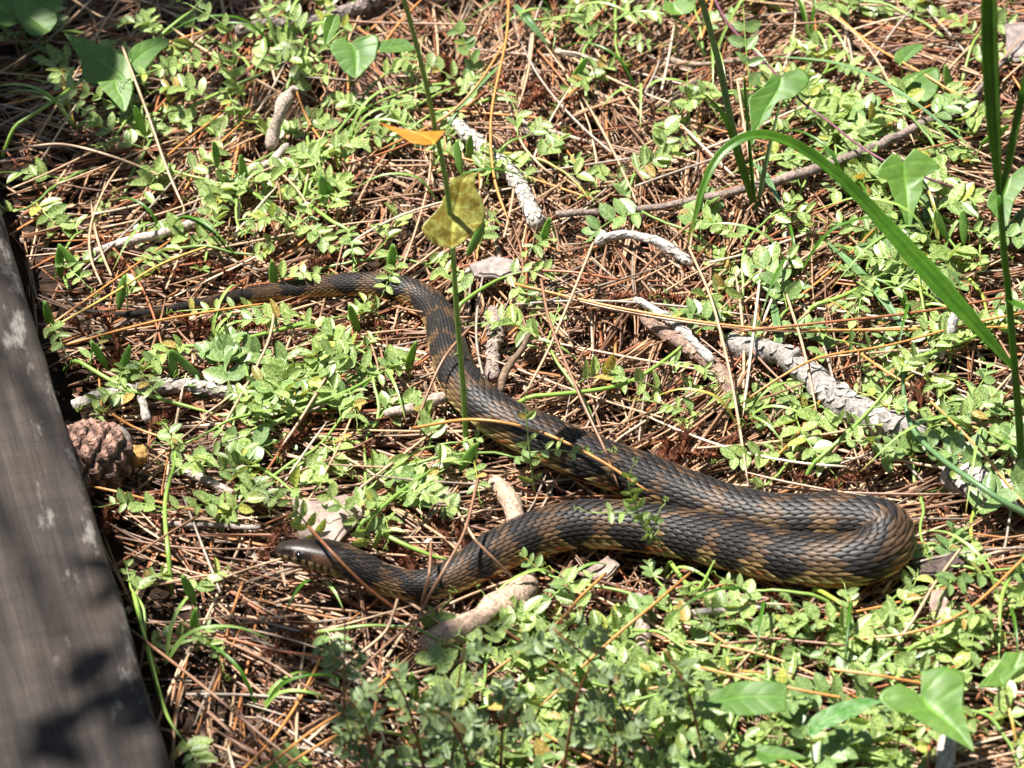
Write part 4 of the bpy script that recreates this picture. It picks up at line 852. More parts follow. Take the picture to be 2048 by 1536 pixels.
def add_pod(root, O, at, tip, rr, ln=None, hang=True, two=False):
    """pod on a thin stalk: at = stalk foot (world), tip = where the pod starts"""
    Q = catmull(np.array([at, (at+tip)/2+np.array([.002, -.001, .004]), tip]), 12); mb = MB(); v, f = tube(Q, .00055, 5); mb.add(v, f); st = obj('pod_stalk', mb.mesh('pod_stalk', M_stem, O), root)
    for k in range(2 if two else 1):
        o = obj('pod', rr.choice(PODS), st); d = np.array([rr.uniform(-.5, .5)+(.45*k), rr.uniform(-.4, .2), -1 if hang else .6]); place(o, tip-O, d, (rr.uniform(-.4, .4), -1, .2), (ln or rr.uniform(.026, .032)), None)
rr = random.Random(77)
# density of vetch over the photo (cx, cy, sx, sy, number)
BLOBS = [(470, 290, 140, 90, 15), (300, 160, 180, 90, 8), (620, 430, 90, 70, 7), (560, 220, 60, 70, 3), (230, 560, 120, 70, 5), (520, 660, 150, 60, 9), (400, 760, 170, 60, 9), (620, 790, 110, 60, 7), (620, 930, 110, 60, 9),
         (380, 960, 80, 70, 4), (760, 1000, 100, 50, 5), (480, 1050, 70, 60, 4), (290, 1230, 30, 110, 4), (900, 330, 60, 60, 5), (1500, 80, 130, 60, 8), (1750, 120, 170, 90, 12), (1930, 180, 80, 90, 7), (1650, 260, 120, 70, 7), (1830, 300, 120, 90, 7), (1940, 420, 80, 90, 6),
         (1520, 480, 100, 60, 7), (1780, 540, 110, 70, 6), (1700, 640, 140, 60, 3), (1900, 800, 90, 90, 9), (1960, 620, 60, 80, 4), (1560, 890, 130, 60, 9), (1760, 970, 110, 50, 7), (1960, 1080, 60, 70, 6), (1400, 760, 110, 60, 3),
         (1180, 850, 60, 40, 2), (1250, 800, 80, 50, 2), (1100, 1240, 110, 50, 7), (1300, 1200, 110, 50, 8), (1480, 1270, 120, 50, 10), (1650, 1300, 130, 60, 10), (1450, 1380, 160, 70, 10), (1150, 1380, 170, 70, 9), (1780, 1230, 110, 50, 6), (1960, 1420, 80, 80, 7), (1650, 1480, 160, 50, 7), (1250, 1500, 180, 40, 7),
         (950, 1470, 150, 50, 6), (650, 1480, 120, 50, 5), (780, 1370, 110, 60, 4), (500, 1470, 90, 50, 2), (1190, 110, 130, 90, 3), (980, 110, 70, 60, 3), (1290, 40, 60, 40, 4), (130, 330, 90, 60, 3), (60, 60, 60, 60, 2), (1150, 480, 120, 60, 1)]
for cx, cy, sx, sy, m_ in BLOBS:
    for _ in range(max(1, round(m_*(.57 if cy < 1180 or cx < 1050 else .80)))):
        px, py = rr.gauss(cx, sx), rr.gauss(cy, sy)
        g0 = G(px, py, 0)
        if bool(in_plank(g0[0], g0[1], .006)): continue
        d = np.hypot(SC[:, 0]-g0[0], SC[:, 1]-g0[1]); j = d.argmin()
        if d[j] < SC[j, 3]+.006: continue
        low = py > 1180
        vetch(px, py, rr.uniform(0, 6.28), rr.uniform(.06, .15), rr.uniform(.006, .024), rr.choice((2, 2, 3)), rr.uniform(.0135, .0195), rr, LEAFB if rr.random() < (.12 if px < 1000 else .28) else LEAF)
# long bare vetch runners traced from the photo
for pts, lab in [([(120, 700, .008), (240, 770, .014), (330, 800, .014), (445, 832, .010)], 'straight green vetch runner between the rough twig and the plank'),
                 ([(270, 690, .012), (420, 690, .016), (600, 650, .018), (700, 630, .012)], "bright green vetch runner under the snake's tail"),
                 ([(490, 880, .008), (600, 820, .016), (700, 780, .018), (760, 745, .014)], 'green vetch runner rising towards the tail bend'),
                 ([(1000, 792, .012), (1100, 790, .014), (1240, 770, .016), (1330, 720, .014), (1410, 650, .01)], "green vetch runner crossing the bend of the snake's body"),
                 ([(905, 620, .02), (960, 580, .02), (1010, 555, .014), (1030, 570, .012)], 'green vetch shoot crossing behind the tail bend'),
                 ([(0, 270, .02), (110, 200, .03), (200, 130, .03)], 'pale green runner reaching past the arrow-shaped greenbrier leaf'),
                 ([(360, 225, .01), (450, 180, .02), (545, 138, .03)], 'whitish green shoot behind the far vetch'),
                 ([(280, 110, .02), (340, 55, .03), (385, 20, .035)], 'blue-green shoot in the shade by the arrow-shaped leaf'),
                 ([(1590, 620, .012), (1690, 590, .016), (1800, 530, .018), (1840, 500, .01)], 'pale green vetch runner behind the thick grey branch'),
                 ([(1780, 730, .012), (1880, 700, .016), (1980, 660, .014)], 'dark green runner beside the tilted grey twig'),
                 ([(1600, 950, .01), (1680, 880, .03), (1740, 820, .04), (1790, 760, .05)], 'upright vetch shoot standing over the thick grey branch'),
                 ([(340, 1140, .01), (330, 1010, .02), (350, 920, .02), (345, 890, .02)], 'long green vetch stem climbing past the pine cone'),
                 ([(700, 1060, .012), (745, 1030, .018), (800, 985, .02), (870, 935, .015)], "green vetch stem beside the bark flake and the snake's neck"),
                 ([(745, 1055, .016), (800, 1085, .016), (860, 1110, .012), (900, 1120, .01)], "second green stem running behind the snake's neck"),
                 ([(1620, 1170, .008), (1680, 1205, .012), (1720, 1230, .006)], "short green shoot under the turn of the snake's loop"),
                 ([(1800, 1300, .012), (1920, 1260, .018), (1990, 1220, .014)], 'green runner past the curled bark flake'),
                 ([(2048, 1110, .02), (2005, 1190, .024), (1998, 1310, .014)], 'yellow-green curved shoot by the curled bark flake'),
                 ([(600, 395, .01), (660, 440, .014), (700, 470, .014), (710, 560, .006)], "whitish vetch stem dropping to the snake's tail"),
                 ([(260, 1150, .01), (290, 1280, .014), (330, 1420, .014), (365, 1480, .01)], 'green runner following the plank edge'),
                 ([(1330, 1110, .006), (1390, 1180, .012), (1430, 1120, .03)], 'green shoot leaning on the near side of the snake')]:
    P = catmull(np.array([G(*q) for q in pts]), 30); P = clear_plank(P); P[:4, 2] -= np.array([.022, .014, .007, .002]); root = empty('vetch_runner', (P[0][0], P[0][1], P[0][2])); O = np.array(root.location); tag(root, lab, 'vetch'); mb = MB()
    v, f = tube(P, np.linspace(.0018, .0013, 30)*np.r_[np.ones(24), .95, .85, .72, .58, .45, .3], 6); mb.add(v, f, (.95, 1.0, .8)); obj('stem', mb.mesh('runner_stem', M_stem, O), root)
    for i in (rr.randint(6, 12), rr.randint(15, 22), 29):
        a = rr.uniform(0, 6.28); T = nrm(P[min(29, i+1)]-P[i-1]); d = np.array([math.cos(a), math.sin(a), .5]) if i < 29 else T*.8+np.array([0, 0, .3]); Q = np.array([P[i]+d*.042*e/11-np.array([0, 0, .018*(e/11)**2]) for e in range(12)])
        if hits_snake(Q, 20) or in_plank(Q[:, 0], Q[:, 1], .01).any(): continue
        compound_leaf(root, O, Q, 5, rr.uniform(.011, .016), rr)
# traced compound leaves: rachis through photo points, leaflets on both sides
HERO = [([(905, 175, .0), (945, 140, .012), (930, 85, .03), (905, 45, .042)], 6, .0135, LEAFB, 'vetch spray of paired round blue-green leaflets over shaded needles', (0, -.6, 1)),
        ([(1508, 250, .0), (1500, 170, .03), (1492, 95, .055), (1487, 20, .08)], 5, .0185, LEAFB, 'upright vetch spray with large round blue-green leaflets by the grass clump', (0, -.7, .8)),
        ([(1380, 260, .0), (1378, 210, .02), (1375, 165, .03)], 3, .015, LEAFB, 'short vetch spray with round dark leaflets left of the grass clump', (0, -.5, 1)),
        ([(480, 260, .0), (470, 150, .05), (455, 60, .085), (380, 10, .10)], 8, .013, LEAF, 'tall pale vetch shoot folding its leaflets behind the arrow-shaped leaf', (0, -.4, 1)),
        ([(300, 265, .0), (240, 215, .025), (160, 180, .04), (65, 158, .045)], 8, .011, LEAF, 'pale vetch spray stretching over the arrow-shaped greenbrier leaf', (0, -.3, 1)),
        ([(490, 200, .02), (440, 130, .05), (350, 130, .05), (255, 158, .045)], 8, .0125, LEAF, 'arching vetch spray with cupped pale leaflets above the greenbrier leaf', (0, -.3, 1)),
        ([(590, 790, .006), (568, 760, .02), (575, 715, .03), (600, 690, .034)], 5, .018, LEAF, "vetch leaf with large spotted pale leaflets before the snake's tail", (0, -.6, 1)),
        ([(680, 800, .006), (640, 775, .014), (605, 735, .02)], 4, .018, LEAF, 'broad speckled vetch leaf near the tail bend', (0, -.6, 1)),
        ([(540, 612, .012), (480, 616, .018), (420, 618, .018), (360, 622, .012)], 6, .012, LEAF, "dark little vetch leaf lying along the snake's tail", (0, -.5, 1)),
        ([(1070, 990, .0), (1062, 930, .03), (1055, 860, .055), (1050, 800, .075)], 4, .011, LEAF, "vetch sprig standing against the middle of the snake's body", (0, -.6, .8)),
        ([(1062, 905, .04), (1110, 900, .046), (1150, 905, .05), (1195, 905, .046)], 4, .010, LEAF, "small vetch leaf crossing the snake's shaded back", (0, -.6, 1)),
        ([(1345, 1110, .0), (1310, 1075, .03), (1270, 1030, .055), (1185, 1025, .060)], 7, .011, LEAF, "whitish vetch leaf lying across the snake's near arm", (0, -.5, 1)),
        ([(1290, 1060, .045), (1270, 1010, .065), (1258, 970, .085), (1262, 940, .10)], 6, .0105, LEAF, "upright pale vetch tip over the snake's near arm", (0, -.7, .7)),
        ([(1290, 1080, .03), (1305, 1060, .05), (1320, 1020, .065)], 4, .010, LEAF, "little upright vetch leaf before the snake's near arm", (0, -.6, 1)),
        ([(640, 1090, .0), (600, 1030, .03), (560, 980, .05)], 5, .014, LEAF, 'vetch leaf rising beside the large bark flake', (0, -.6, 1)),
        ([(760, 1110, .0), (720, 1050, .03), (670, 1000, .045), (640, 970, .055)], 5, .014, LEAF, 'vetch leaf lying over the large bark flake', (0, -.6, 1)),
        ([(430, 1040, .0), (480, 1010, .02), (520, 960, .03)], 5, .016, LEAF, "rosette-like vetch leaf behind the snake's snout", (0, -.6, 1)),
        ([(860, 1270, .0), (870, 1240, .015), (885, 1215, .022)], 2, .015, LEAFB, 'three round blue-green leaflets beside the stout stick', (0, -.7, .8)),
        ([(1690, 600, .0), (1740, 590, .02), (1780, 575, .03), (1830, 580, .03)], 4, .018, LEAF, 'large-leafleted vetch leaf beside the fallen blue-green blade', (0, -.6, 1)),
        ([(1430, 600, .0), (1450, 575, .02), (1460, 550, .03)], 2, .020, LEAF, 'pair of long pale vetch leaflets beyond the lichen twig', (0, -.7, 1)),
        ([(1790, 840, .0), (1745, 850, .02), (1690, 845, .04), (1640, 810, .05)], 6, .012, LEAF, 'pale vetch spray over the middle of the thick grey branch', (0, -.5, 1)),
        ([(1330, 790, .0), (1300, 770, .014), (1260, 760, .02), (1225, 742, .02)], 3, .015, LEAF, "green vetch leaf inside the bend of the snake", (0, -.6, 1)),
        ([(1750, 700, .0), (1725, 690, .02), (1672, 680, .03), (1650, 670, .03)], 2, .014, LEAFB, 'two small rounded leaflets floating over the needles by the grey branch', (0, -.7, 1))]
for pts, prs, sz, ls, lab, up in HERO:
    P = catmull(np.array([G(*q) for q in pts]), 24); root = empty('vetch_spray', P[0]); O = np.array(root.location); tag(root, lab, 'vetch'); compound_leaf(root, O, P, prs, sz, rr, ls, up, r=.0008, jitter=.25)
# pods on thin stalks
PODL = [(118, 488, 1, 1), (248, 550, 1, 0), (88, 602, 1, 0), (183, 682, 1, 0), (258, 690, 1, 0), (342, 700, 1, 1), (655, 690, 1, 0), (832, 682, 1, 0), (787, 488, 1, 0), (435, 335, 0, 0), (290, 273, 0, 0), (1175, 115, 1, 0), (955, 885, 1, 0), (365, 1150, 1, 0), (392, 1215, 1, 0), (1040, 1365, 1, 0), (825, 1345, 1, 0), (698, 610, 1, 0), (640, 350, 1, 1), (480, 310, 1, 0), (912, 280, 1, 0), (940, 270, 1, 0), (1100, 435, 1, 0), (970, 440, 1, 0), (1890, 130, 1, 0), (1962, 290, 0, 0), (1925, 420, 1, 0), (1870, 420, 1, 0), (545, 520, 1, 0), (505, 770, 1, 0), (1330, 1300, 1, 0), (1150, 1330, 1, 0)]
for px, py, hang, two in PODL:
    h = .034 if hang else .02; tip = G(px, py, h); foot = np.array([tip[0]+rr.uniform(-.01, .01), tip[1]+rr.uniform(-.006, .006), 0]); foot[2] = float(H(foot[0], foot[1]))-.004
    if in_plank(foot[0], foot[1], .004): foot[0] += .02
    root = empty('vetch_pod_shoot', foot); O = np.array(root.location); w = where(px, py); tag(root, ('pair of flat green vetch pods ' if two else 'single flat green vetch pod ')+w, 'vetch pod', ('paired vetch pods ' if two else 'vetch pods ')+w)
    add_pod(root, O, foot, tip, rr, None, hang, two)
    a = rr.uniform(0, 6.28); st0 = foot+(tip-foot)*.5; Q = np.array([st0+np.array([math.cos(a), math.sin(a), .3])*.036*e/9-np.array([0, 0, .012*(e/9)**2]) for e in range(10)]); Q = free_of_snake(clear_plank(Q)); compound_leaf(root, O, Q, 4, .0125, rr)
# small-leaved plants growing close to the viewer
for k, (px, py, tx, ty, hh) in enumerate([(1320, 1560, 1105, 1255, .11), (1290, 1570, 1010, 1260, .10), (900, 1580, 930, 1290, .12), (860, 1590, 780, 1340, .11), (1000, 1580, 1010, 1390, .09), (760, 1590, 700, 1400, .10), (1120, 1580, 1180, 1330, .10), (960, 1600, 870, 1420, .10), (1420, 1570, 1330, 1300, .09), (690, 1600, 690, 1240, .10), (1230, 1600, 1230, 1440, .08)]):
    A = G(px, py, -.004); B = G(tx, ty, hh); M_ = (A+B)/2+np.array([0, 0, .02]); P = catmull(np.array([A, M_, B]), 30); root = empty('small_leaved_shrub', A); O = np.array(root.location)
    w = ('among the vetch beside the stout stick' if tx < 900 else 'leaning towards the stout stick' if tx < 1050 else 'leaning towards the snake past the stout stick') if hh > .095 else ('low beside the shield leaf' if tx > 1200 else 'low among taller shrublets'); tag(root, 'reddish-stemmed shrublet with tiny grey-green leaves '+w, 'shrublet', 'small-leaved shrublets '+w); mb = MB(); v, f = tube(P, np.linspace(.0014, .0006, 30), 6); mb.add(v, f, (.20, .075, .03)); obj('stem', mb.mesh('shrub_stem', M_redstem, O), root)
    for j in range(7):
        i = int(8+20*(j/7)); T = nrm(P[i+1]-P[i]); a = rr.uniform(0, 6.28); d = nrm(np.array([math.cos(a), math.sin(a)*.7, .5])); Q = np.array([P[i]+d*.034*e/9*(1-.4*i/30) for e in range(10)])
        compound_leaf(root, O, Q, 4, rr.uniform(.008, .0115), rr, SHL, (0, -.4, 1), False, .0004, alt=True)

# ================================================================== SINGLE PINE NEEDLES ON TOP
CN = {'orange': (.50, .22, .06), 'tan': (.47, .31, .19), 'rust': (.30, .11, .045), 'brown': (.24, .125, .07), 'straw': (.58, .46, .33), 'grey': (.33, .27, .22), 'yellow': (.60, .40, .10)}
def needle(P3, kind, w=.00085, n=22, label=None, group=None):
    P = catmull(np.array(P3), n); P = clear_plank(P); O = P[n//2]; rad = np.full(n, w); rad[0] *= .9; rad[-3:] *= (.8, .55, .2); v, f = tube(P, rad, 4); cs = []
    for i in range(n):
        for q in range(4): cs.append(np.array(CN[kind])*(1.15 if q % 2 else .85))
    mb = MB(); mb.add(v, f, cs); o = obj('pine_needle', mb.mesh('pine_needle', M_needle, O), None, tuple(O)); px, py = proj(O); wd = where(px, py)
    tag(o, label or f'loose {kind} pine needle {wd}', 'pine needle', group or f'{kind} pine needles {wd}'); return o
TR = [('orange', [(1030, 568, .022), (1250, 618, .026), (1500, 655, .024), (1750, 660, .02), (2060, 652, .02)], 'long orange pine needle stretched across the litter towards the tall grass'),
      ('tan', [(1040, 572, .02), (1280, 630, .022), (1560, 662, .020), (1800, 655, .016), (2060, 630, .016)], 'long tan pine needle lying beside the long orange one'),
      ('rust', [(1480, 662, .026), (1650, 645, .026), (1850, 622, .022), (2060, 585, .02)], 'rusty pine needle slanting up to the tall grass stalk'),
      ('orange', [(1500, 795, .020), (1560, 755, .026), (1640, 715, .03), (1780, 690, .026), (1930, 650, .022), (2060, 622, .02)], 'orange pine needle over the head of the thick grey branch'),
      ('orange', [(87, 660, .012), (200, 580, .022), (345, 478, .012)], 'bright orange pine needle crossing the tail tip'),
      ('yellow', [(90, 664, .014), (220, 590, .024), (330, 525, .022), (470, 475, .010)], 'yellowish pine needle crossing the tail tip beside the orange one'),
      ('orange', [(95, 700, .012), (300, 645, .018), (430, 622, .02), (534, 606, .022)], 'orange pine needle reaching under the tail'),
      ('brown', [(1082, 558, .070), (1102, 650, .062), (1160, 792, .055), (1212, 905, .05), (1238, 977, .038)], "dark brown pine needle leaning on the snake's back"),
      ('orange', [(826, 856, .012), (946, 839, .050), (1069, 860, .050), (1190, 915, .050), (1300, 985, .042)], "orange pine needle lying along the snake's back"),
      ('brown', [(940, 655, .045), (900, 700, .040), (872, 748, .032), (828, 856, .012)], "brown pine needle leaning on the snake's tail bend"),
      ('tan', [(1187, 485, .03), (1140, 600, .03), (1094, 705, .022), (1052, 785, .012)], "tan pine needle inside the bend of the snake"),
      ('orange', [(1018, -10, .04), (1012, 80, .045), (983, 227, .032), (988, 352, .022), (1020, 450, .014)], 'orange pine needle hanging over the pale scaly twig'),
      ('orange', [(1013, 80, .044), (950, 176, .030), (880, 240, .016), (760, 300, .012)], 'orange twin needle slanting behind the greenbrier stem'),
      ('tan', [(1008, 180, .014), (1040, 278, .018), (1075, 325, .016), (1112, 355, .010)], 'thick tan pine needle beside the grey bark flake far behind'),
      ('rust', [(616, 1052, .045), (660, 1100, .050), (700, 1142, .042), (740, 1180, .028), (796, 1222, .010)], "rust-red pine needle crossing in front of the snake's neck"),
      ('brown', [(956, 957, .050), (930, 1060, .048), (888, 1140, .042), (850, 1208, .022), (815, 1300, .008)], "brown pine needle leaning across the snake's neck"),
      ('brown', [(950, 1080, .042), (985, 1115, .036), (1030, 1160, .018)], "short dark needle on the snake's neck"),
      ('brown', [(862, 1088, .034), (858, 1150, .034), (842, 1210, .012)], "short brown needle upright at the snake's neck"),
      ('brown', [(262, 1260, .014), (391, 1360, .024), (542, 1486, .02), (620, 1545, .012)], 'long brown pine needle running out from the plank'),
      ('brown', [(364, 1247, .014), (507, 1308, .022), (600, 1365, .022), (698, 1428, .014)], "brown pine needle on the open litter before the snake's head"),
      ('rust', [(381, 1254, .012), (528, 1295, .02), (600, 1308, .02), (690, 1320, .012)], "rusty pine needle on the open litter before the snake's head"),
      ('orange', [(520, 1545, .02), (624, 1462, .03), (733, 1394, .03), (800, 1330, .02)], 'orange pine needle slanting through the near shrublets'),
      ('orange', [(550, 1545, .02), (678, 1469, .03), (849, 1407, .03), (930, 1370, .02)], 'second orange pine needle slanting through the near shrublets'),
      ('brown', [(905, 1196, .020), (815, 1254, .026), (726, 1336, .024), (660, 1420, .012)], 'brown pine needle slanting away from the stout stick'),
      ('tan', [(795, 1199, .022), (785, 1230, .026), (764, 1271, .022), (678, 1339, .012)], "bent tan pine needle below the snake's neck"),
      ('orange', [(1380, 1146, .03), (1300, 1215, .032), (1227, 1276, .028), (1080, 1413, .02)], "orange pine needle leaning on the near side of the snake's arm"),
      ('orange', [(1212, 1146, .024), (1160, 1195, .028), (1107, 1252, .024), (971, 1355, .016)], 'orange pine needle pointing at the small pink bark chip'),
      ('orange', [(2060, 1105, .026), (1938, 1217, .03), (1827, 1264, .028), (1685, 1280, .016)], 'orange pine needle bowed over the curled bark flake'),
      ('orange', [(1660, 1338, .036), (1750, 1350, .040), (1850, 1368, .034)], 'orange pine needle passing behind the large arrowhead leaf'),
      ('orange', [(1400, 1335, .026), (1479, 1353, .03), (1600, 1380, .03), (1710, 1400, .024)], 'orange pine needle passing behind the shield leaf'),
      ('tan', [(1925, 1092, .02), (1868, 1170, .026), (1830, 1235, .022), (1785, 1296, .012)], 'tan pine needle leaning over the curled bark flake'),
      ('yellow', [(2012, 1390, .03), (2024, 1440, .024), (2034, 1490, .01)], 'yellow pine needle upright below the leaning arrowhead leaf'),
      ('tan', [(1378, 495, .02), (1420, 591, .028), (1450, 700, .026), (1472, 810, .02), (1496, 965, .010)], "tan pine needle reaching from the lichen twig to the snake's loop"),
      ('straw', [(1527, 495, .02), (1515, 600, .026), (1503, 700, .022), (1486, 832, .010)], 'pale straw pine needle over the head of the grey branch'),
      ('straw', [(1583, 495, .022), (1555, 570, .024), (1524, 650, .014)], 'short straw pine needle slanting above the grey branch'),
      ('tan', [(1550, 515, .016), (1580, 610, .022), (1607, 697, .026), (1634, 825, .012)], 'tan pine needle crossing the thick grey branch'),
      ('orange', [(1685, 680, .02), (1760, 735, .03), (1848, 792, .03), (1950, 890, .026), (2060, 1022, .018)], 'long orange pine needle from the grey branch to the bent grass'),
      ('tan', [(-10, 305, .012), (70, 292, .02), (137, 290, .02), (240, 318, .02), (335, 357, .010)], 'tan pine needle bowed over the litter at the back of the plank'),
      ('tan', [(242, -5, .03), (200, 60, .028), (164, 126, .022), (75, 275, .010)], 'tan pine needle in the shade left of the arrow-shaped leaf'),
      ('tan', [(245, 94, .05), (270, 160, .046), (297, 232, .03), (335, 340, .02), (372, 425, .010)], 'tan pine needle lying over the arrow-shaped greenbrier leaf'),
      ('tan', [(141, -4, .02), (205, 34, .026), (260, 42, .024), (333, 44, .014)], 'tan pine needle bowed in the far shade'),
      ('orange', [(270, 0, .02), (300, 60, .026), (330, 105, .016)], 'orange pine needle in the far shade behind the greenbrier leaf'),
      ('tan', [(700, 660, .014), (660, 740, .022), (600, 840, .018), (555, 905, .010)], "tan pine needle slanting across the vetch before the tail"),
      ('tan', [(546, 604, .024), (545, 650, .026), (520, 720, .022), (420, 900, .010)], "double tan pine needle slanting down from the tail"),
      ('orange', [(215, 822, .012), (270, 855, .018), (330, 875, .016), (400, 885, .010)], 'orange pine needle bowed above the pine cone'),
      ('orange', [(172, 970, .012), (240, 985, .016), (300, 1000, .014), (430, 1030, .010)], 'orange pine needle running out below the pine cone'),
      ('rust', [(1240, 560, .016), (1150, 545, .02), (1060, 540, .016)], 'rusty pine needle beside the curled white bark'),
      ('tan', [(1450, 300, .016), (1395, 400, .02), (1380, 500, .016)], 'tan pine needle standing beside the grass clump'),
      ('tan', [(1475, 160, .03), (1490, 260, .03), (1505, 340, .02), (1530, 420, .012)], 'tan pine needle inside the grass clump'),
      ('orange', [(1660, 20, .02), (1745, 90, .026), (1850, 150, .024), (1960, 220, .014)], 'orange pine needle above the purple vine leaves'),
      ('tan', [(1600, -5, .02), (1690, 50, .024), (1760, 130, .022), (1830, 290, .012)], 'tan double pine needle among the far vetch')]
for kind, pts, lab in TR: needle([G(*q) for q in pts], kind, .00120, 30, lab, None)
nr = random.Random(5); cnt = 0
while cnt < 235:
    px, py = nr.uniform(-40, 2090), nr.uniform(-40, 1580); g0 = G(px, py, 0)
    if in_plank(g0[0], g0[1], .03): continue
    L = nr.uniform(.07, .19); flow = .5*math.sin(4.1*g0[0]+2*g0[1]+1)+.8*math.sin(3*g0[1]-2.2*g0[0]+.4); th = flow+nr.gauss(0, .5) if nr.random() < .5 else nr.uniform(0, 3.14); k = nr.gauss(0, 2.0)
    P = []
    for i in range(7):
        s = (i/6-.5)*L; a = th+k*s*.5; x, y = g0[0]+math.cos(a)*s, g0[1]+math.sin(a)*s; P.append([x, y, float(H(x, y))])
    P = np.array(P); ends = np.array([P[0], P[-1]])
    if in_plank(P[:, 0], P[:, 1], .006).any(): continue
    d = np.hypot(P[:, 0][:, None]-SC[:, 0][None], P[:, 1][:, None]-SC[:, 1][None])
    if (d < SC[:, 3][None]+.003).any(): continue
    z = np.linspace(P[0, 2], P[-1, 2], 7); P[:, 2] = np.maximum(P[:, 2]*.6+z*.4, P[:, 2])+.006+nr.uniform(0, .006)+np.linspace(-1, 1, 7)*nr.gauss(0, .004)
    needle(P, nr.choice(('tan', 'tan', 'tan', 'brown', 'rust', 'straw', 'orange', 'grey', 'brown')), nr.uniform(.00095, .0013), 14); cnt += 1

# ================================================================== TREE OUTSIDE THE FRAME THAT SHADES THE FAR CORNER AND THE FRONT
def shade_tree():
    base = np.array([-1.55, .95, -.03]); root = empty('young_oak', base); O = np.array(root.location); tag(root, 'slender young tree beyond the plank whose leaves shade the litter', 'tree'); rt = random.Random(3)
    trunk = catmull(np.array([base, base+[.03, 0, .6], base+[.10, -.05, 1.3], base+[.12, -.12, 2.2], base+[.2, -.2, 3.0]]), 24); mb = MB(); v, f = tube(trunk, np.linspace(.035, .01, 24), 10, True, .1, 20); mb.add(v, f, (.20, .16, .13))
    SHD = [ # ground point to be shaded (photo pixel), height of the leaves, radius, number of leaves
        (0, 10, 1.35, .15, 110), (110, -60, 1.5, .15, 70), (-80, 180, 1.3, .15, 80), (400, -70, 1.6, .10, 50), (600, -90, 1.7, .09, 40), (870, -110, 1.7, .09, 36), (20, 250, 1.3, .07, 18),
        (560, 1560, 2.0, .16, 14), (820, 1560, 2.0, .17, 16), (1080, 1590, 2.1, .16, 12), (330, 1660, 2.0, .14, 12)]
    lv = MB()
    for px, py, h, rad, nlv in SHD:
        g = G(px, py, 0); c = np.array([g[0]-SHX*h, g[1]-SHY*h, h]); j = min(22, int(h/3*23*.8)); a = trunk[j]; br = catmull(np.array([a, (a+c)/2+[0, 0, .12], c]), 14); v, f = tube(br, np.linspace(.010, .003, 14), 6); mb.add(v, f, (.20, .16, .13))
        for _ in range(nlv):
            p = c+np.array([rt.gauss(0, rad*.5), rt.gauss(0, rad*.5), rt.gauss(0, .08)]); X = nrm([rt.gauss(0, 1), rt.gauss(0, 1), rt.gauss(-.2, .4)]); Z = nrm([rt.gauss(0, .5), rt.gauss(0, .5), 1]); Y = nrm(np.cross(Z, X)); s = rt.uniform(.05, .085)
            lv.add([p, p+X*s*.35+Y*s*.22, p+X*s*.75+Y*s*.17, p+X*s, p+X*s*.75-Y*s*.17, p+X*s*.35-Y*s*.22], [(0, 1, 2, 3), (0, 3, 4, 5)])
    obj('trunk', mb.mesh('tree_trunk', M_bark, O), root); o = obj('crown', lv.mesh('tree_crown', M_broad, O), root); o['kind'] = 'stuff'
shade_tree()

# ================================================================== CRUMBS, TUFTS AND UNSEEN PINES ADDED TO BLOCK SKY LIGHT
def crumbs():
    g = np.random.default_rng(21); mb = MB(); n = 0
    while n < 4200:
        px, py = g.uniform(-60, 2110), g.uniform(-60, 1620); p = G(px, py, 0); n += 1
        if in_plank(p[0], p[1], .002): continue
        p = p+np.array([0, 0, g.uniform(-.006, .008)]); a = nrm(g.normal(size=3)*[1, 1, .5]); b_ = nrm(np.cross(a, g.normal(size=3))); c_ = np.cross(a, b_); l, w, h = g.uniform(.0012, .0048), g.uniform(.0008, .0026), g.uniform(.0003, .0009)
        k = np.array([(.20, .10, .055), (.10, .055, .035), (.33, .24, .17), (.15, .055, .028), (.42, .33, .25)][g.choice(5, p=[.32, .28, .16, .16, .08])])*g.uniform(.6, 1.3)
        mb.add([p+a*l, p+b_*w, p-a*l*.8+b_*w*.3, p-b_*w, p+c_*h+a*l*.2, p-c_*h], [(0, 1, 4), (1, 2, 4), (2, 3, 4), (3, 0, 4), (1, 0, 5), (2, 1, 5), (3, 2, 5), (0, 3, 5)], k)
    o = obj('litter_crumbs', mb.mesh('litter_crumbs', M_flake, smooth=False)); o['kind'] = 'stuff'; tag(o, 'brown crumbs of bark and rotted needles scattered over the litter', 'crumbs')
crumbs()
tr_ = random.Random(9)
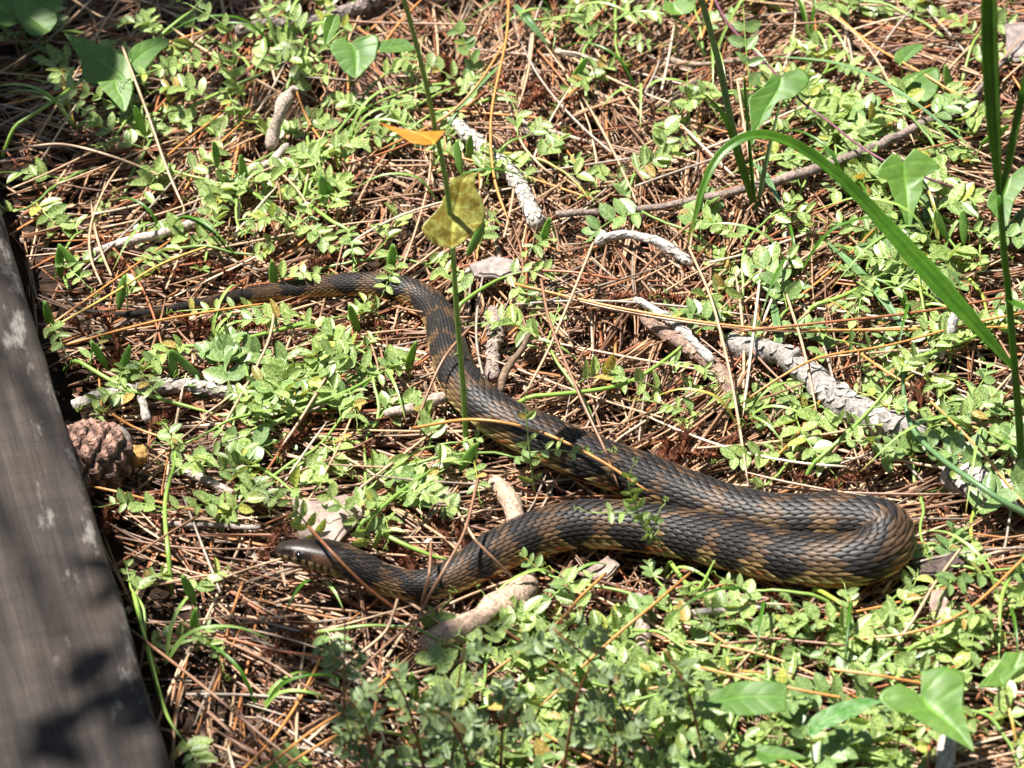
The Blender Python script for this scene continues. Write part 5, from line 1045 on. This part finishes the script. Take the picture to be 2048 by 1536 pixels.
for px, py, nb, hh in [(560, 120, 5, .06), (690, 300, 4, .05), (330, 480, 4, .05), (420, 700, 4, .04), (880, 410, 4, .05), (1130, 60, 5, .07), (1280, 200, 4, .05), (1420, 130, 5, .08), (1620, 90, 5, .07), (1700, 400, 4, .06), (1590, 560, 5, .06), (1880, 520, 5, .07), (1960, 900, 5, .07), (1480, 860, 4, .05), (1330, 1160, 4, .05), (1530, 1230, 4, .05), (1700, 1230, 4, .05), (2010, 1240, 5, .07), (1130, 1180, 4, .04), (640, 1180, 3, .04), (520, 1430, 4, .05), (330, 1330, 4, .05), (760, 770, 3, .04), (1010, 720, 3, .04), (150, 260, 4, .06), (1820, 640, 4, .05)]:
    foot = G(px, py, -.005)
    if in_plank(foot[0], foot[1], .02): continue
    root = empty('grass_tuft', foot); O = np.array(root.location); w = where(px, py); tag(root, 'small tuft of thin green grass '+w, 'grass', 'small grass tufts '+w)
    for _ in range(nb):
        a = tr_.uniform(0, 6.28); L = hh*tr_.uniform(.7, 1.5); d = np.array([math.cos(a), math.sin(a), 0]); P = [foot, foot+d*L*.3+[0, 0, L*.45], foot+d*L*.75+[0, 0, L*.5], foot+d*L*1.15+[0, 0, L*.28]]
        if hits_snake(np.array(P[1:]), 8): continue
        ribbon(P, [.0011, .0013, .0010, .0002], root, O, tr_.choice((M_grass, M_stem, M_stem)), 'blade', 12, nv=(0, -.2, 1))
def pines():  # out-of-view trees added around the litter to cut the sky fill
    rt = random.Random(4); tk = MB(); P = np.array([(0, 0, -.1), (.02, .03, 1.5), (-.03, .02, 3.2), (.0, .0, 5.4)]); v, f = tube(catmull(P, 24), np.linspace(.11, .03, 24), 12, True, .12, 9); tk.add(v, f, (.17, .11, .08)); cr = MB()
    for i in range(46):
        z = rt.uniform(1.1, 5.4); a = rt.uniform(0, 6.28); L = (1.9-.28*z)*rt.uniform(.7, 1.1)+.25; d = np.array([math.cos(a), math.sin(a), .18]); b0 = np.array([0, 0, z]); v, f = tube(np.array([b0, b0+d*L*.5, b0+d*L]), [.02, .012, .005], 5); tk.add(v, f, (.17, .11, .08))
        for q in range(26):
            p = b0+d*L*rt.uniform(.25, 1.05)+np.array([rt.gauss(0, .16), rt.gauss(0, .16), rt.gauss(0, .10)])
            for _ in range(3):
                X = nrm([rt.gauss(0, 1), rt.gauss(0, 1), rt.gauss(.3, .6)]); Y = nrm(np.cross(X, [rt.gauss(0, 1), rt.gauss(0, 1), rt.gauss(0, 1)])); cr.add([p-Y*.012, p+Y*.012, p+X*.22+Y*.035, p+X*.22-Y*.035], [(0, 1, 2, 3)])
    m1 = tk.mesh('pine_trunk', M_bark); m2 = cr.mesh('pine_crown', M_broad)
    for i, (x, y, sc_) in enumerate([(-4.6, -2.4, 1.0), (-4.9, 2.6, .9), (-1.6, 5.0, 1.1), (2.0, 4.9, 1.0), (4.7, 2.6, 1.1), (4.9, -1.0, 1.2), (3.8, -4.6, 1.1), (0.4, -6.2, 1.2), (-3.2, -5.4, 1.1)]):
        r = empty('sky_block_pine', (x, y, -.03)); r.rotation_euler = (0, 0, i*1.3); r.scale = (sc_,)*3; tag(r, 'unseen tall pine tree added around the litter to block sky light', 'tree', 'unseen pines blocking sky light'); obj('trunk', m1, r); c = obj('crown', m2, r); c['kind'] = 'stuff'
pines()
